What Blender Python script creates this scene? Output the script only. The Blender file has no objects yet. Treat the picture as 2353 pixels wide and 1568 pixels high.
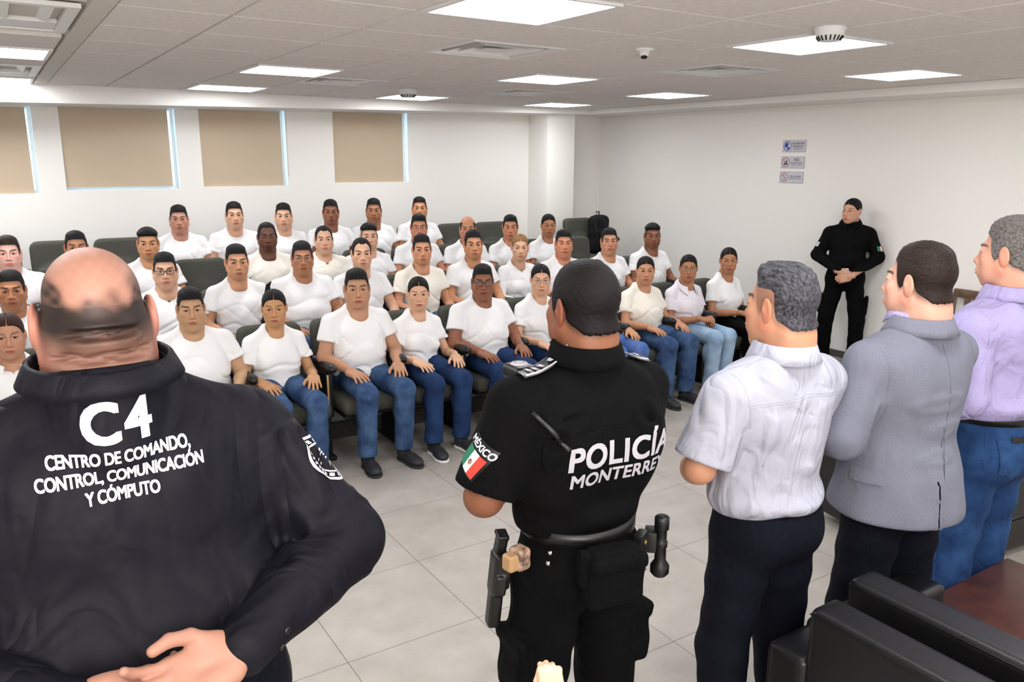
import bpy, bmesh, math, random
import numpy as np
from mathutils import Vector, Matrix
from mathutils.bvhtree import BVHTree

C = bpy.context.scene.collection
rnd = random.Random(7)
PI = math.pi

# ------------------------------------------------------------ camera, world, exposure
FPX, YAW, PITCH, ROLL, CAMH = 1826.76, .576, .2266, .0067, 1.977
def cam_axes():
    c, s = math.cos(YAW), math.sin(YAW)
    f = Vector((s*math.cos(PITCH), c*math.cos(PITCH), -math.sin(PITCH)))
    r = Vector((c, -s, 0)); u = r.cross(f)
    r2 = r*math.cos(ROLL)+u*math.sin(ROLL); u2 = -r*math.sin(ROLL)+u*math.cos(ROLL)
    return r2, u2, f
cr, cu, cf = cam_axes()
cd = bpy.data.cameras.new('camera'); cam = bpy.data.objects.new('camera', cd); C.objects.link(cam)
cd.sensor_width = 36; cd.lens = FPX/2353*36; cd.clip_start = .05
m = Matrix.Identity(4)
for i in range(3):
    m[i][0] = cr[i]; m[i][1] = cu[i]; m[i][2] = -cf[i]
m[2][3] = CAMH
cam.matrix_world = m
bpy.context.scene.camera = cam
w = bpy.data.worlds.new('world'); bpy.context.scene.world = w; w.use_nodes = True
w.node_tree.nodes['Background'].inputs[0].default_value = (.42, .68, 1, 1)
w.node_tree.nodes['Background'].inputs[1].default_value = 6.0
vs = bpy.context.scene.view_settings
vs.view_transform = 'Standard'; vs.look = 'None'; vs.gamma = 1; vs.use_curve_mapping = False
vs.exposure = 0.66
PANEL = 11.0           # strength of the ceiling panels
# two added fill lamps behind the camera, standing in for a bounced flash
fl = bpy.data.lights.new('room_fill', 'AREA'); fl.shape = 'RECTANGLE'; fl.size = 3.0; fl.size_y = 1.6; fl.energy = 45; fl.color = (1, .97, .94)
fo = bpy.data.objects.new('room_fill', fl); C.objects.link(fo); fo.location = (-.2, -1.5, 2.5); fo.rotation_euler = (math.radians(62), 0, math.radians(-22))
f2 = bpy.data.lights.new('ceiling_fill', 'AREA'); f2.size = .5; f2.energy = 130; f2.color = (1, .98, .96)  # added lamp aimed upwards to brighten the ceiling
f2o = bpy.data.objects.new('ceiling_fill', f2); C.objects.link(f2o); f2o.location = (-.2, -1.0, 1.75); f2o.rotation_euler = (math.radians(168), 0, math.radians(-30))

# ------------------------------------------------------------ materials
def lin(c):
    return tuple(((v/255/12.92) if v/255 <= .04045 else ((v/255+.055)/1.055)**2.4) for v in c)
def newmat(name):
    mt = bpy.data.materials.new(name); mt.use_nodes = True
    return mt, mt.node_tree.nodes, mt.node_tree.links, mt.node_tree.nodes['Principled BSDF']
def plain(name, rgb, rough=.6, metal=0, spec=.5, bump=None, vary=None, coat=0, sheen=0):
    """rgb sRGB 0-255. bump=(scale, strength, distance); vary=(scale, rgb2)"""
    mt, N, L, b = newmat(name)
    c = lin(rgb)
    b.inputs['Base Color'].default_value = (*c, 1)
    b.inputs['Roughness'].default_value = rough; b.inputs['Metallic'].default_value = metal
    b.inputs['Specular IOR Level'].default_value = spec
    b.inputs['Coat Weight'].default_value = coat
    b.inputs['Sheen Weight'].default_value = sheen
    if vary or bump:
        tc = N.new('ShaderNodeTexCoord')
    if vary:
        n = N.new('ShaderNodeTexNoise'); n.inputs['Scale'].default_value = vary[0]; n.inputs['Detail'].default_value = 4
        mx = N.new('ShaderNodeMix'); mx.data_type = 'RGBA'
        rp = N.new('ShaderNodeValToRGB'); rp.color_ramp.elements[0].position = .38; rp.color_ramp.elements[1].position = .62
        mx.inputs['A'].default_value = (*c, 1); mx.inputs['B'].default_value = (*lin(vary[1]), 1)
        L.new(tc.outputs['Object'], n.inputs['Vector']); L.new(n.outputs['Fac'], rp.inputs[0]); L.new(rp.outputs[0], mx.inputs['Factor'])
        L.new(mx.outputs['Result'], b.inputs['Base Color'])
    if bump:
        n = N.new('ShaderNodeTexNoise'); n.inputs['Scale'].default_value = bump[0]; n.inputs['Detail'].default_value = 3
        bp = N.new('ShaderNodeBump'); bp.inputs['Strength'].default_value = bump[1]; bp.inputs['Distance'].default_value = bump[2]
        L.new(tc.outputs['Object'], n.inputs['Vector']); L.new(n.outputs['Fac'], bp.inputs['Height']); L.new(bp.outputs[0], b.inputs['Normal'])
    return mt
def cloth(name, rgb, rough=.85, fold=.6, dist=.012, scale=5.0, vary=None, stretch=(1.6, 1.6, .55), spec=.25, weave=0, sheen=0):
    """woven cloth: soft crease bump from two warped noises"""
    mt, N, L, b = newmat(name)
    c = lin(rgb)
    b.inputs['Base Color'].default_value = (*c, 1); b.inputs['Roughness'].default_value = rough
    b.inputs['Specular IOR Level'].default_value = spec; b.inputs['Sheen Weight'].default_value = sheen
    tc = N.new('ShaderNodeTexCoord'); mp = N.new('ShaderNodeMapping'); mp.inputs['Scale'].default_value = stretch
    L.new(tc.outputs['Object'], mp.inputs['Vector'])
    n = N.new('ShaderNodeTexNoise'); n.inputs['Scale'].default_value = scale; n.inputs['Detail'].default_value = 2.5; n.inputs['Distortion'].default_value = 1.2
    n.inputs['Roughness'].default_value = .45
    L.new(mp.outputs[0], n.inputs['Vector'])
    n2 = N.new('ShaderNodeTexNoise'); n2.inputs['Scale'].default_value = scale*2.3; n2.inputs['Detail'].default_value = 2; n2.inputs['Distortion'].default_value = .7
    L.new(tc.outputs['Object'], n2.inputs['Vector'])
    # ridge the first noise: creases are sharp folds
    ab = N.new('ShaderNodeMath'); ab.operation = 'SUBTRACT'; ab.inputs[1].default_value = .5
    ab2 = N.new('ShaderNodeMath'); ab2.operation = 'ABSOLUTE'
    L.new(n.outputs['Fac'], ab.inputs[0]); L.new(ab.outputs[0], ab2.inputs[0])
    ad = N.new('ShaderNodeMath'); ad.operation = 'MULTIPLY_ADD'; ad.inputs[1].default_value = .35
    L.new(n2.outputs['Fac'], ad.inputs[0]); L.new(ab2.outputs[0], ad.inputs[2])
    bp = N.new('ShaderNodeBump'); bp.inputs['Strength'].default_value = fold; bp.inputs['Distance'].default_value = dist*3
    L.new(ad.outputs[0], bp.inputs['Height']); L.new(bp.outputs[0], b.inputs['Normal'])
    if vary:
        v = N.new('ShaderNodeTexNoise'); v.inputs['Scale'].default_value = vary[0]; v.inputs['Detail'].default_value = 5
        rp = N.new('ShaderNodeValToRGB'); rp.color_ramp.elements[0].position = .35; rp.color_ramp.elements[1].position = .7
        rp.color_ramp.elements[0].color = (*c, 1); rp.color_ramp.elements[1].color = (*lin(vary[1]), 1)
        L.new(tc.outputs['Object'], v.inputs['Vector']); L.new(v.outputs['Fac'], rp.inputs[0]); L.new(rp.outputs[0], b.inputs['Base Color'])
    return mt
def vcol(name, rough=.5, spec=.4, sss=.05, bump=None):
    mt, N, L, b = newmat(name)
    a = N.new('ShaderNodeAttribute'); a.attribute_name = 'col'
    b.inputs['Roughness'].default_value = rough; b.inputs['Specular IOR Level'].default_value = spec
    L.new(a.outputs['Color'], b.inputs['Base Color'])
    if sss:
        b.inputs['Subsurface Weight'].default_value = sss; b.inputs['Subsurface Scale'].default_value = .02
    if bump:
        tc = N.new('ShaderNodeTexCoord'); n = N.new('ShaderNodeTexNoise'); n.inputs['Scale'].default_value = bump[0]; n.inputs['Detail'].default_value = 4
        bp = N.new('ShaderNodeBump'); bp.inputs['Strength'].default_value = bump[1]; bp.inputs['Distance'].default_value = bump[2]
        L.new(tc.outputs['Object'], n.inputs['Vector']); L.new(n.outputs['Fac'], bp.inputs['Height']); L.new(bp.outputs[0], b.inputs['Normal'])
    return mt
def hairmat(name, rgb, rgb2, rough=.6, stretch=(1, .22, .8), scale=300, dist=.003):
    mt, N, L, b = newmat(name)
    tc = N.new('ShaderNodeTexCoord'); mp = N.new('ShaderNodeMapping'); mp.inputs['Scale'].default_value = stretch
    n = N.new('ShaderNodeTexNoise'); n.inputs['Scale'].default_value = scale; n.inputs['Detail'].default_value = 3; n.inputs['Distortion'].default_value = .6
    rp = N.new('ShaderNodeValToRGB'); rp.color_ramp.elements[0].position = .35; rp.color_ramp.elements[1].position = .65
    rp.color_ramp.elements[0].color = (*lin(rgb), 1); rp.color_ramp.elements[1].color = (*lin(rgb2), 1)  # strand tones; the lighter one also puts some sheen into the colour
    L.new(tc.outputs['Object'], mp.inputs['Vector']); L.new(mp.outputs[0], n.inputs['Vector']); L.new(n.outputs['Fac'], rp.inputs[0])
    L.new(rp.outputs[0], b.inputs['Base Color']); b.inputs['Roughness'].default_value = rough; b.inputs['Specular IOR Level'].default_value = .22
    bp = N.new('ShaderNodeBump'); bp.inputs['Strength'].default_value = .7; bp.inputs['Distance'].default_value = dist
    L.new(n.outputs['Fac'], bp.inputs['Height']); L.new(bp.outputs[0], b.inputs['Normal'])
    return mt
def emis(name, rgb, s):
    mt = bpy.data.materials.new(name); mt.use_nodes = True; N = mt.node_tree.nodes; N.clear()
    e = N.new('ShaderNodeEmission'); e.inputs[0].default_value = (*lin(rgb), 1); e.inputs[1].default_value = s
    o = N.new('ShaderNodeOutputMaterial'); mt.node_tree.links.new(e.outputs[0], o.inputs[0]); return mt

M = {}
M['wall'] = plain('wall_paint', (245, 242, 236), .85, spec=.15, bump=(180, .12, .001))
M['column'] = plain('column_paint', (246, 244, 238), .85, spec=.15, bump=(180, .12, .001))
M['plaster'] = plain('ceiling_plaster', (242, 239, 235), .9, spec=.1)
M['tile'] = plain('acoustic_tile', (232, 226, 222), .95, spec=.05, vary=(55, (224, 218, 213)), bump=(320, .35, .002))
M['tbar'] = plain('ceiling_bar', (205, 200, 192), .6, spec=.2)
M['dark_gap'] = plain('duct_dark', (22, 22, 24), .8)
M['white_metal'] = plain('white_metal', (222, 222, 220), .45)
M['grey_metal'] = plain('grey_metal', (150, 152, 154), .4, .6)
M['chrome'] = plain('chrome', (200, 200, 200), .2, 1)
M['panel'] = emis('light_panel', (250, 251, 255), PANEL)
M['skirting'] = plain('skirting', (84, 82, 76), .5)
M['riser'] = plain('platform_carpet', (74, 74, 70), .95, vary=(60, (62, 62, 60)))
M['seat_fabric'] = plain('seat_fabric', (88, 88, 80), .95, spec=.12, vary=(220, (74, 75, 69)), bump=(500, .5, .001))
M['seat_plastic'] = plain('seat_plastic', (24, 25, 27), .42, spec=.45)
M['tan_edge'] = plain('tan_edge', (196, 160, 112), .6)
M['black_leather'] = plain('black_leather', (17, 16, 18), .36, spec=.5, bump=(380, .3, .0012))
M['wood_red'] = plain('brown_wood', (80, 46, 36), .35, spec=.45, vary=(14, (66, 38, 32)))
M['wood'] = plain('chair_wood', (112, 88, 66), .45, vary=(20, (92, 70, 54)))
M['white_tee'] = cloth('white_cotton', (238, 238, 238), .92, .35, .006, 5, spec=.1)
M['cream_tee'] = cloth('cream_cotton', (240, 235, 223), .92, .35, .006, 5.5, spec=.1)
M['pink_polo'] = cloth('pale_polo', (230, 225, 232), .92, .35, .006, 5.5, spec=.1)
M['denim'] = cloth('blue_denim', (44, 66, 102), .9, .6, .010, 6, vary=(9, (76, 102, 138)), spec=.15)
M['denim_dark'] = cloth('dark_denim', (28, 46, 80), .9, .45, .006, 6, vary=(9, (40, 64, 106)), spec=.15)
M['denim_mid'] = cloth('bright_denim', (70, 100, 160), .9, .45, .006, 6, vary=(9, (98, 126, 182)), spec=.15)
M['denim_light'] = cloth('light_denim', (132, 160, 190), .9, .45, .006, 6, vary=(9, (166, 190, 212)), spec=.15)
M['denim_deep'] = cloth('deep_blue_denim', (24, 50, 92), .85, .7, .010, 6, vary=(10, (44, 78, 124)), spec=.2)
M['black_cloth'] = cloth('black_uniform', (9, 9, 10), .85, .8, .010, 4, spec=.10)
M['black_trouser'] = cloth('black_trouser', (7, 7, 9), .85, .7, .010, 5, spec=.10)
M['charcoal'] = cloth('charcoal_shirt', (19, 19, 27), .6, .9, .014, 3.4, spec=.14)
M['navy'] = cloth('navy_trouser', (11, 13, 24), .8, .6, .010, 5, spec=.12)
M['white_shirt'] = cloth('white_field_shirt', (172, 174, 188), .8, .9, .014, 5, spec=.2)
M['blazer'] = cloth('grey_blazer', (110, 112, 126), .85, .5, .010, 3.6, vary=(300, (124, 126, 139)), spec=.2)
M['lilac'] = cloth('lilac_shirt', (158, 148, 194), .7, .9, .014, 5, vary=(420, (174, 166, 204)), spec=.3)
M['black_shoe'] = plain('dark_shoe', (40, 40, 42), .6, bump=(120, .3, .001))
M['white_sole'] = plain('white_sole', (225, 225, 225), .6)
M['skin'] = vcol('skin', .52, .35, .06, bump=(420, .25, .0008))
M['eye'] = vcol('eyes', .15, .5, 0)
M['hair_black'] = hairmat('black_hair', (6, 5, 6), (22, 18, 18))
M['hair_brown'] = hairmat('dark_brown_hair', (22, 15, 13), (50, 36, 29))
M['hair_auburn'] = hairmat('auburn_hair', (34, 18, 15), (66, 38, 30))
M['hair_blond'] = hairmat('dark_blond_hair', (92, 66, 40), (170, 132, 84))
M['hair_grey'] = hairmat('greying_hair', (34, 33, 37), (88, 88, 95), stretch=(1, .10, .40), scale=260)
M['hair_salt'] = hairmat('grey_hair', (76, 72, 70), (126, 122, 118), stretch=(1, .3, .4), scale=420)
M['hair_buzz'] = hairmat('buzzed_hair', (8, 6, 7), (26, 20, 20), stretch=(1, 1, 1), scale=420, dist=.002)
M['glass'] = plain('lens_glass', (230, 235, 240), .05); M['glass'].node_tree.nodes['Principled BSDF'].inputs['Alpha'].default_value = .1
M['frame_black'] = plain('black_frame', (18, 18, 20), .3)
M['frame_metal'] = plain('thin_metal_frame', (130, 110, 96), .3, .8)
M['embroid'] = plain('white_embroidery', (232, 232, 240), .7, bump=(900, .6, .001))
M['reflect'] = plain('silver_print', (186, 184, 192), .5, bump=(900, .2, .0005))
M['tan_poly'] = plain('tan_polymer', (176, 140, 100), .5)
M['camo'] = plain('camo_print', (186, 152, 128), .6, vary=(45, (70, 58, 54)))
M['gun'] = plain('black_polymer', (18, 18, 19), .38, spec=.5)
M['brass'] = plain('brass', (150, 110, 60), .35, .8)
M['green'] = plain('flag_green', (20, 120, 84), .7); M['red'] = plain('flag_red', (206, 62, 50), .7); M['white'] = plain('flag_white', (226, 226, 226), .7)
M['blind'] = plain('blind_fabric', (202, 184, 160), .9, spec=.1, bump=(700, .3, .0008))
_b = M['blind'].node_tree.nodes['Principled BSDF']
M['window_glass'] = plain('window_glass', (240, 245, 250), .03); M['window_glass'].node_tree.nodes['Principled BSDF'].inputs['Transmission Weight'].default_value = 1
M['sign'] = plain('sign_plate', (205, 204, 212), .35)
M['sign_edge'] = plain('sign_edge', (176, 176, 180), .4)
M['ink'] = plain('black_ink', (38, 36, 40), .6); M['blue_ink'] = plain('blue_ink', (40, 62, 160), .6); M['red_ink'] = plain('red_ink', (170, 88, 92), .6)
M['nail'] = plain('nail', (232, 190, 180), .3)
M['resin'] = plain('pale_resin', (236, 190, 160), .35, spec=.5)
M['backpack'] = cloth('black_backpack', (18, 18, 20), .7, .7, .012, 8)

def floor_material():
    mt, N, L, b = newmat('floor_tiles')
    tc = N.new('ShaderNodeTexCoord'); sp = N.new('ShaderNodeSeparateXYZ'); L.new(tc.outputs['Object'], sp.inputs[0])
    def line(axis, off, size):
        a = N.new('ShaderNodeMath'); a.operation = 'SUBTRACT'; a.inputs[1].default_value = off
        L.new(sp.outputs[axis], a.inputs[0])
        d = N.new('ShaderNodeMath'); d.operation = 'DIVIDE'; d.inputs[1].default_value = size; L.new(a.outputs[0], d.inputs[0])
        r_ = N.new('ShaderNodeMath'); r_.operation = 'ROUND'; L.new(d.outputs[0], r_.inputs[0])
        s = N.new('ShaderNodeMath'); s.operation = 'SUBTRACT'; L.new(d.outputs[0], s.inputs[0]); L.new(r_.outputs[0], s.inputs[1])
        ab = N.new('ShaderNodeMath'); ab.operation = 'ABSOLUTE'; L.new(s.outputs[0], ab.inputs[0])
        lt = N.new('ShaderNodeMath'); lt.operation = 'LESS_THAN'; lt.inputs[1].default_value = .0032; L.new(ab.outputs[0], lt.inputs[0])
        fl = N.new('ShaderNodeMath'); fl.operation = 'FLOOR'; L.new(d.outputs[0], fl.inputs[0])
        return lt, fl
    lx, fx = line(0, .3862, .6029); ly, fy = line(1, 2.1186, .5938)
    mxl = N.new('ShaderNodeMath'); mxl.operation = 'MAXIMUM'; L.new(lx.outputs[0], mxl.inputs[0]); L.new(ly.outputs[0], mxl.inputs[1])
    cb = N.new('ShaderNodeCombineXYZ'); L.new(fx.outputs[0], cb.inputs[0]); L.new(fy.outputs[0], cb.inputs[1])
    wn = N.new('ShaderNodeTexWhiteNoise'); L.new(cb.outputs[0], wn.inputs['Vector'])
    ns = N.new('ShaderNodeTexNoise'); ns.inputs['Scale'].default_value = 5; ns.inputs['Detail'].default_value = 7; ns.inputs['Roughness'].default_value = .6
    L.new(tc.outputs['Object'], ns.inputs['Vector'])
    rp = N.new('ShaderNodeValToRGB'); rp.color_ramp.elements[0].position = .3; rp.color_ramp.elements[1].position = .72
    rp.color_ramp.elements[0].color = (*lin((158, 152, 143)), 1); rp.color_ramp.elements[1].color = (*lin((177, 171, 163)), 1)
    L.new(ns.outputs['Fac'], rp.inputs[0])
    hs = N.new('ShaderNodeHueSaturation'); mr = N.new('ShaderNodeMapRange'); mr.inputs[3].default_value = .97; mr.inputs[4].default_value = 1.03
    L.new(wn.outputs['Value'], mr.inputs[0]); L.new(mr.outputs[0], hs.inputs['Value']); L.new(rp.outputs[0], hs.inputs['Color'])
    mx = N.new('ShaderNodeMix'); mx.data_type = 'RGBA'; L.new(mxl.outputs[0], mx.inputs['Factor']); L.new(hs.outputs[0], mx.inputs['A'])
    mx.inputs['B'].default_value = (*lin((112, 106, 99)), 1); L.new(mx.outputs['Result'], b.inputs['Base Color'])
    b.inputs['Roughness'].default_value = .42; b.inputs['Specular IOR Level'].default_value = .35
    return mt
M['floor'] = floor_material()

# ------------------------------------------------------------ object helpers
def mesh_from(name, V, Fs, smooth=True, cols=None):
    """V (n,3); Fs: list of arrays of faces (m,3) or (m,4)"""
    me = bpy.data.meshes.new(name)
    if isinstance(Fs, np.ndarray): Fs = [Fs]
    Fs = [np.asarray(f, dtype=np.int32) for f in Fs if len(f)]
    V = np.asarray(V, dtype=np.float32)
    me.vertices.add(len(V)); me.vertices.foreach_set('co', V.ravel())
    loops = np.concatenate([f.ravel() for f in Fs]); tot = np.concatenate([np.full(len(f), f.shape[1], np.int32) for f in Fs])
    st = np.concatenate([[0], np.cumsum(tot)[:-1]]).astype(np.int32)
    me.loops.add(len(loops)); me.loops.foreach_set('vertex_index', loops)
    me.polygons.add(len(tot)); me.polygons.foreach_set('loop_start', st); me.polygons.foreach_set('loop_total', tot)
    me.polygons.foreach_set('use_smooth', np.full(len(tot), smooth))
    if cols is not None:
        a = me.attributes.new('col', 'FLOAT_COLOR', 'POINT')
        c4 = np.ones((len(V), 4), np.float32); c4[:, :3] = cols; a.data.foreach_set('color', c4.ravel())
    me.update(calc_edges=True); me.validate()
    return me
def link(name, me, mat=None, parent=None, kind=None):
    o = bpy.data.objects.new(name, me); C.objects.link(o)
    if mat: me.materials.append(mat)
    if parent: o.parent = parent
    if kind: o['kind'] = kind
    return o
def thing(name, label, cat, loc=(0, 0, 0), rz=0, group=None):
    o = bpy.data.objects.new(name, None); C.objects.link(o); o.empty_display_size = .1
    o.location = loc; o.rotation_euler = (0, 0, rz); o['label'] = label; o['category'] = cat
    if group: o['group'] = group
    return o
def tag(o, label, cat, group=None):
    o['label'] = label; o['category'] = cat
    if group: o['group'] = group
    return o
class MB:
    """mesh collector"""
    def __init__(s): s.V = []; s.F4 = []; s.F3 = []; s.n = 0
    def add(s, V, F):
        V = np.asarray(V, float); F = np.asarray(F); s.V.append(V)
        (s.F4 if F.shape[1] == 4 else s.F3).append(F+s.n); s.n += len(V); return s
    def box(s, lo, hi, R=None, c=None):
        x0, y0, z0 = lo; x1, y1, z1 = hi
        V = np.array([(x, y, z) for x in (x0, x1) for y in (y0, y1) for z in (z0, z1)], float)
        if R is not None: V = V@np.asarray(R).T
        if c is not None: V = V+np.asarray(c)
        return s.add(V, [(0, 1, 3, 2), (4, 6, 7, 5), (0, 4, 5, 1), (2, 3, 7, 6), (0, 2, 6, 4), (1, 5, 7, 3)])
    def tube(s, pts, r, n=8, cap=True):
        pts = [np.asarray(p, float) for p in pts]; rs = r if hasattr(r, '__len__') else [r]*len(pts)
        V = []; up = np.array((0, 0, 1.))
        for i, p in enumerate(pts):
            t = pts[min(i+1, len(pts)-1)]-pts[max(i-1, 0)]; t = t/(np.linalg.norm(t)+1e-9)
            a = np.cross(t, up)
            if np.linalg.norm(a) < .1: a = np.cross(t, (1, 0, 0))
            a /= np.linalg.norm(a); b = np.cross(t, a)
            V += [p+rs[i]*(math.cos(k*2*PI/n)*a+math.sin(k*2*PI/n)*b) for k in range(n)]
        F = [(i*n+k, i*n+(k+1) % n, (i+1)*n+(k+1) % n, (i+1)*n+k) for i in range(len(pts)-1) for k in range(n)]
        s.add(V, F)
        if cap:
            for i in (0, len(pts)-1):
                o = s.n-len(V)+i*n
                ring = [o+k for k in range(n)]
                s.V.append(np.array([pts[i]])); c = s.n; s.n += 1
                s.F3.append(np.array([(ring[k], ring[(k+1) % n], c) for k in range(n)]))
        return s
    def lathe(s, prof, n=24, c=(0, 0, 0), cap=False):
        V = [(c[0]+r*math.cos(k*2*PI/n), c[1]+r*math.sin(k*2*PI/n), c[2]+z) for r, z in prof for k in range(n)]
        F = [(i*n+k, i*n+(k+1) % n, (i+1)*n+(k+1) % n, (i+1)*n+k) for i in range(len(prof)-1) for k in range(n)]
        return s.add(V, F)
    def mesh(s, name, smooth=False):
        Fs = []
        if s.F4: Fs.append(np.concatenate(s.F4))
        if s.F3: Fs.append(np.concatenate(s.F3))
        return mesh_from(name, np.concatenate(s.V), Fs, smooth)
    def build(s, name, mat, parent=None, smooth=False, bevel=0, kind=None, seg=2):
        me = s.mesh(name, smooth)
        if bevel:
            bm = bmesh.new(); bm.from_mesh(me); bmesh.ops.recalc_face_normals(bm, faces=bm.faces)
            bmesh.ops.bevel(bm, geom=list(bm.edges), offset=bevel, segments=seg, profile=.6, affect='EDGES', clamp_overlap=True)
            bm.to_mesh(me); bm.free()
            me.polygons.foreach_set('use_smooth', np.ones(len(me.polygons), bool))
            me.set_sharp_from_angle(angle=math.radians(50))
        else:
            bm = bmesh.new(); bm.from_mesh(me); bmesh.ops.recalc_face_normals(bm, faces=bm.faces); bm.to_mesh(me); bm.free()
        return link(name, me, mat, parent, kind)

# ------------------------------------------------------------ signed distance fields
def smin(a, b, k):
    if k <= 0: return np.minimum(a, b)
    h = np.maximum(k-np.abs(a-b), 0)/k
    return np.minimum(a, b)-h*h*k*.25
def smax(a, b, k): return -smin(-a, -b, k)
def ell(X, Y, Z, c, r, R=None):
    x, y, z = X-c[0], Y-c[1], Z-c[2]
    if R is not None:
        x, y, z = (R[0][0]*x+R[1][0]*y+R[2][0]*z, R[0][1]*x+R[1][1]*y+R[2][1]*z, R[0][2]*x+R[1][2]*y+R[2][2]*z)
    k0 = np.sqrt((x/r[0])**2+(y/r[1])**2+(z/r[2])**2)+1e-6
    k1 = np.sqrt((x/r[0]**2)**2+(y/r[1]**2)**2+(z/r[2]**2)**2)+1e-6
    return k0*(k0-1)/k1
def cap(X, Y, Z, a, b, ra, rb):
    a = np.asarray(a, float); d = np.asarray(b, float)-a; L2 = d@d+1e-12
    x, y, z = X-a[0], Y-a[1], Z-a[2]
    t = np.clip((x*d[0]+y*d[1]+z*d[2])/L2, 0, 1)
    return np.sqrt((x-t*d[0])**2+(y-t*d[1])**2+(z-t*d[2])**2)-(ra+(rb-ra)*t)
def rbox(X, Y, Z, c, h, r, R=None):
    x, y, z = X-c[0], Y-c[1], Z-c[2]
    if R is not None:
        x, y, z = (R[0][0]*x+R[1][0]*y+R[2][0]*z, R[0][1]*x+R[1][1]*y+R[2][1]*z, R[0][2]*x+R[1][2]*y+R[2][2]*z)
    qx, qy, qz = np.abs(x)-h[0]+r, np.abs(y)-h[1]+r, np.abs(z)-h[2]+r
    return np.sqrt(np.maximum(qx, 0)**2+np.maximum(qy, 0)**2+np.maximum(qz, 0)**2)+np.minimum(np.maximum(qx, np.maximum(qy, qz)), 0)-r
class Field:
    def __init__(s, lo, hi, h):
        s.lo = np.array(lo, float); s.h = h; n = np.ceil((np.array(hi, float)-s.lo)/h).astype(int)+1; s.n = n
        s.ax = [(s.lo[i]+h*np.arange(n[i])).astype(np.float32) for i in range(3)]
        s.D = np.full(tuple(n), .12, np.float32)
    def sl(s, lo, hi):
        a = np.clip(np.floor((np.asarray(lo)-s.lo)/s.h).astype(int), 0, s.n); b = np.clip(np.ceil((np.asarray(hi)-s.lo)/s.h).astype(int)+1, 0, s.n)
        q = tuple(slice(i, j) for i, j in zip(a, b))
        return q, s.ax[0][q[0]][:, None, None], s.ax[1][q[1]][None, :, None], s.ax[2][q[2]][None, None, :]
    def op(s, fn, lo, hi, k, mode):
        q, X, Y, Z = s.sl(lo, hi)
        if min(s.D[q].shape) == 0: return s
        d = fn(X, Y, Z)
        if mode > 0: s.D[q] = smin(s.D[q], d, k)
        else: s.D[q] = smax(s.D[q], -d, k)
        return s
    def e(s, c, r, k=.02, R=None, mode=1):
        m_ = max(r)+k+s.h*2+.015; c = np.asarray(c, float)
        mr = np.array(r)+k+.03 if R is None else np.full(3, m_)
        return s.op(lambda X, Y, Z: ell(X, Y, Z, c, r, R), c-mr, c+mr, k, mode)
    def c(s, a, b, ra, rb, k=.02, mode=1, cut=None, cutk=.004):
        a = np.asarray(a, float); b = np.asarray(b, float); m_ = max(ra, rb)+k+.03
        def fn(X, Y, Z):
            d = cap(X, Y, Z, a, b, ra, rb)
            if cut is not None:
                p, n = cut; d = smax(d, (X-p[0])*n[0]+(Y-p[1])*n[1]+(Z-p[2])*n[2]+0*d, cutk)
            return d
        return s.op(fn, np.minimum(a, b)-m_, np.maximum(a, b)+m_, k, mode)
    def b(s, c, h, r, k=.01, R=None, mode=1):
        c = np.asarray(c, float); mr = (np.array(h)+k+.02) if R is None else np.full(3, np.linalg.norm(h)+k+.02)
        return s.op(lambda X, Y, Z: rbox(X, Y, Z, c, h, r, R), c-mr, c+mr, k, mode)
    def plane(s, p, n, k=.004):
        """remove what is on the +n side"""
        X, Y, Z = s.ax[0][:, None, None], s.ax[1][None, :, None], s.ax[2][None, None, :]
        s.D = smax(s.D, ((X-p[0])*n[0]+(Y-p[1])*n[1]+(Z-p[2])*n[2]).astype(np.float32), k); return s
    def add(s, fn):
        X, Y, Z = s.ax[0][:, None, None], s.ax[1][None, :, None], s.ax[2][None, None, :]
        s.D = (s.D+fn(X, Y, Z)).astype(np.float32); return s
    def sample(s, P):
        g = (np.asarray(P)-s.lo)/s.h; g = np.clip(g, 0, s.n-1.001); i = g.astype(int); f = g-i; D = s.D; out = 0
        for dx in (0, 1):
            for dy in (0, 1):
                for dz in (0, 1):
                    wgt = (f[:, 0] if dx else 1-f[:, 0])*(f[:, 1] if dy else 1-f[:, 1])*(f[:, 2] if dz else 1-f[:, 2])
                    out = out+wgt*D[i[:, 0]+dx, i[:, 1]+dy, i[:, 2]+dz]
        return out
    def mesh(s, smooth=1):
        D = s.D.copy(); D[0] = D[-1] = .1; D[:, 0] = D[:, -1] = .1; D[:, :, 0] = D[:, :, -1] = .1
        S = D < 0
        cs = [(i, j, k) for i in (0, 1) for j in (0, 1) for k in (0, 1)]
        nx, ny, nz = D.shape
        cnt = np.zeros((nx-1, ny-1, nz-1), np.int8)
        for i, j, k in cs: cnt += S[i:nx-1+i, j:ny-1+j, k:nz-1+k]
        act = (cnt > 0) & (cnt < 8)
        I = np.argwhere(act); idx = np.full(act.shape, -1, np.int32); idx[act] = np.arange(len(I))
        acc = np.zeros((len(I), 3)); num = np.zeros(len(I))
        vals = {c: D[I[:, 0]+c[0], I[:, 1]+c[1], I[:, 2]+c[2]].astype(float) for c in cs}
        for a in cs:
            for ax in range(3):
                if a[ax] == 0:
                    b = list(a); b[ax] = 1; b = tuple(b); va, vb = vals[a], vals[b]; m_ = (va < 0) != (vb < 0)
                    t = va[m_]/(va[m_]-vb[m_]); p = np.tile(np.array(a, float), (m_.sum(), 1)); p[:, ax] = t
                    acc[m_] += p; num[m_] += 1
        V = s.lo+s.h*(I+acc/num[:, None])
        Q = []
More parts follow.
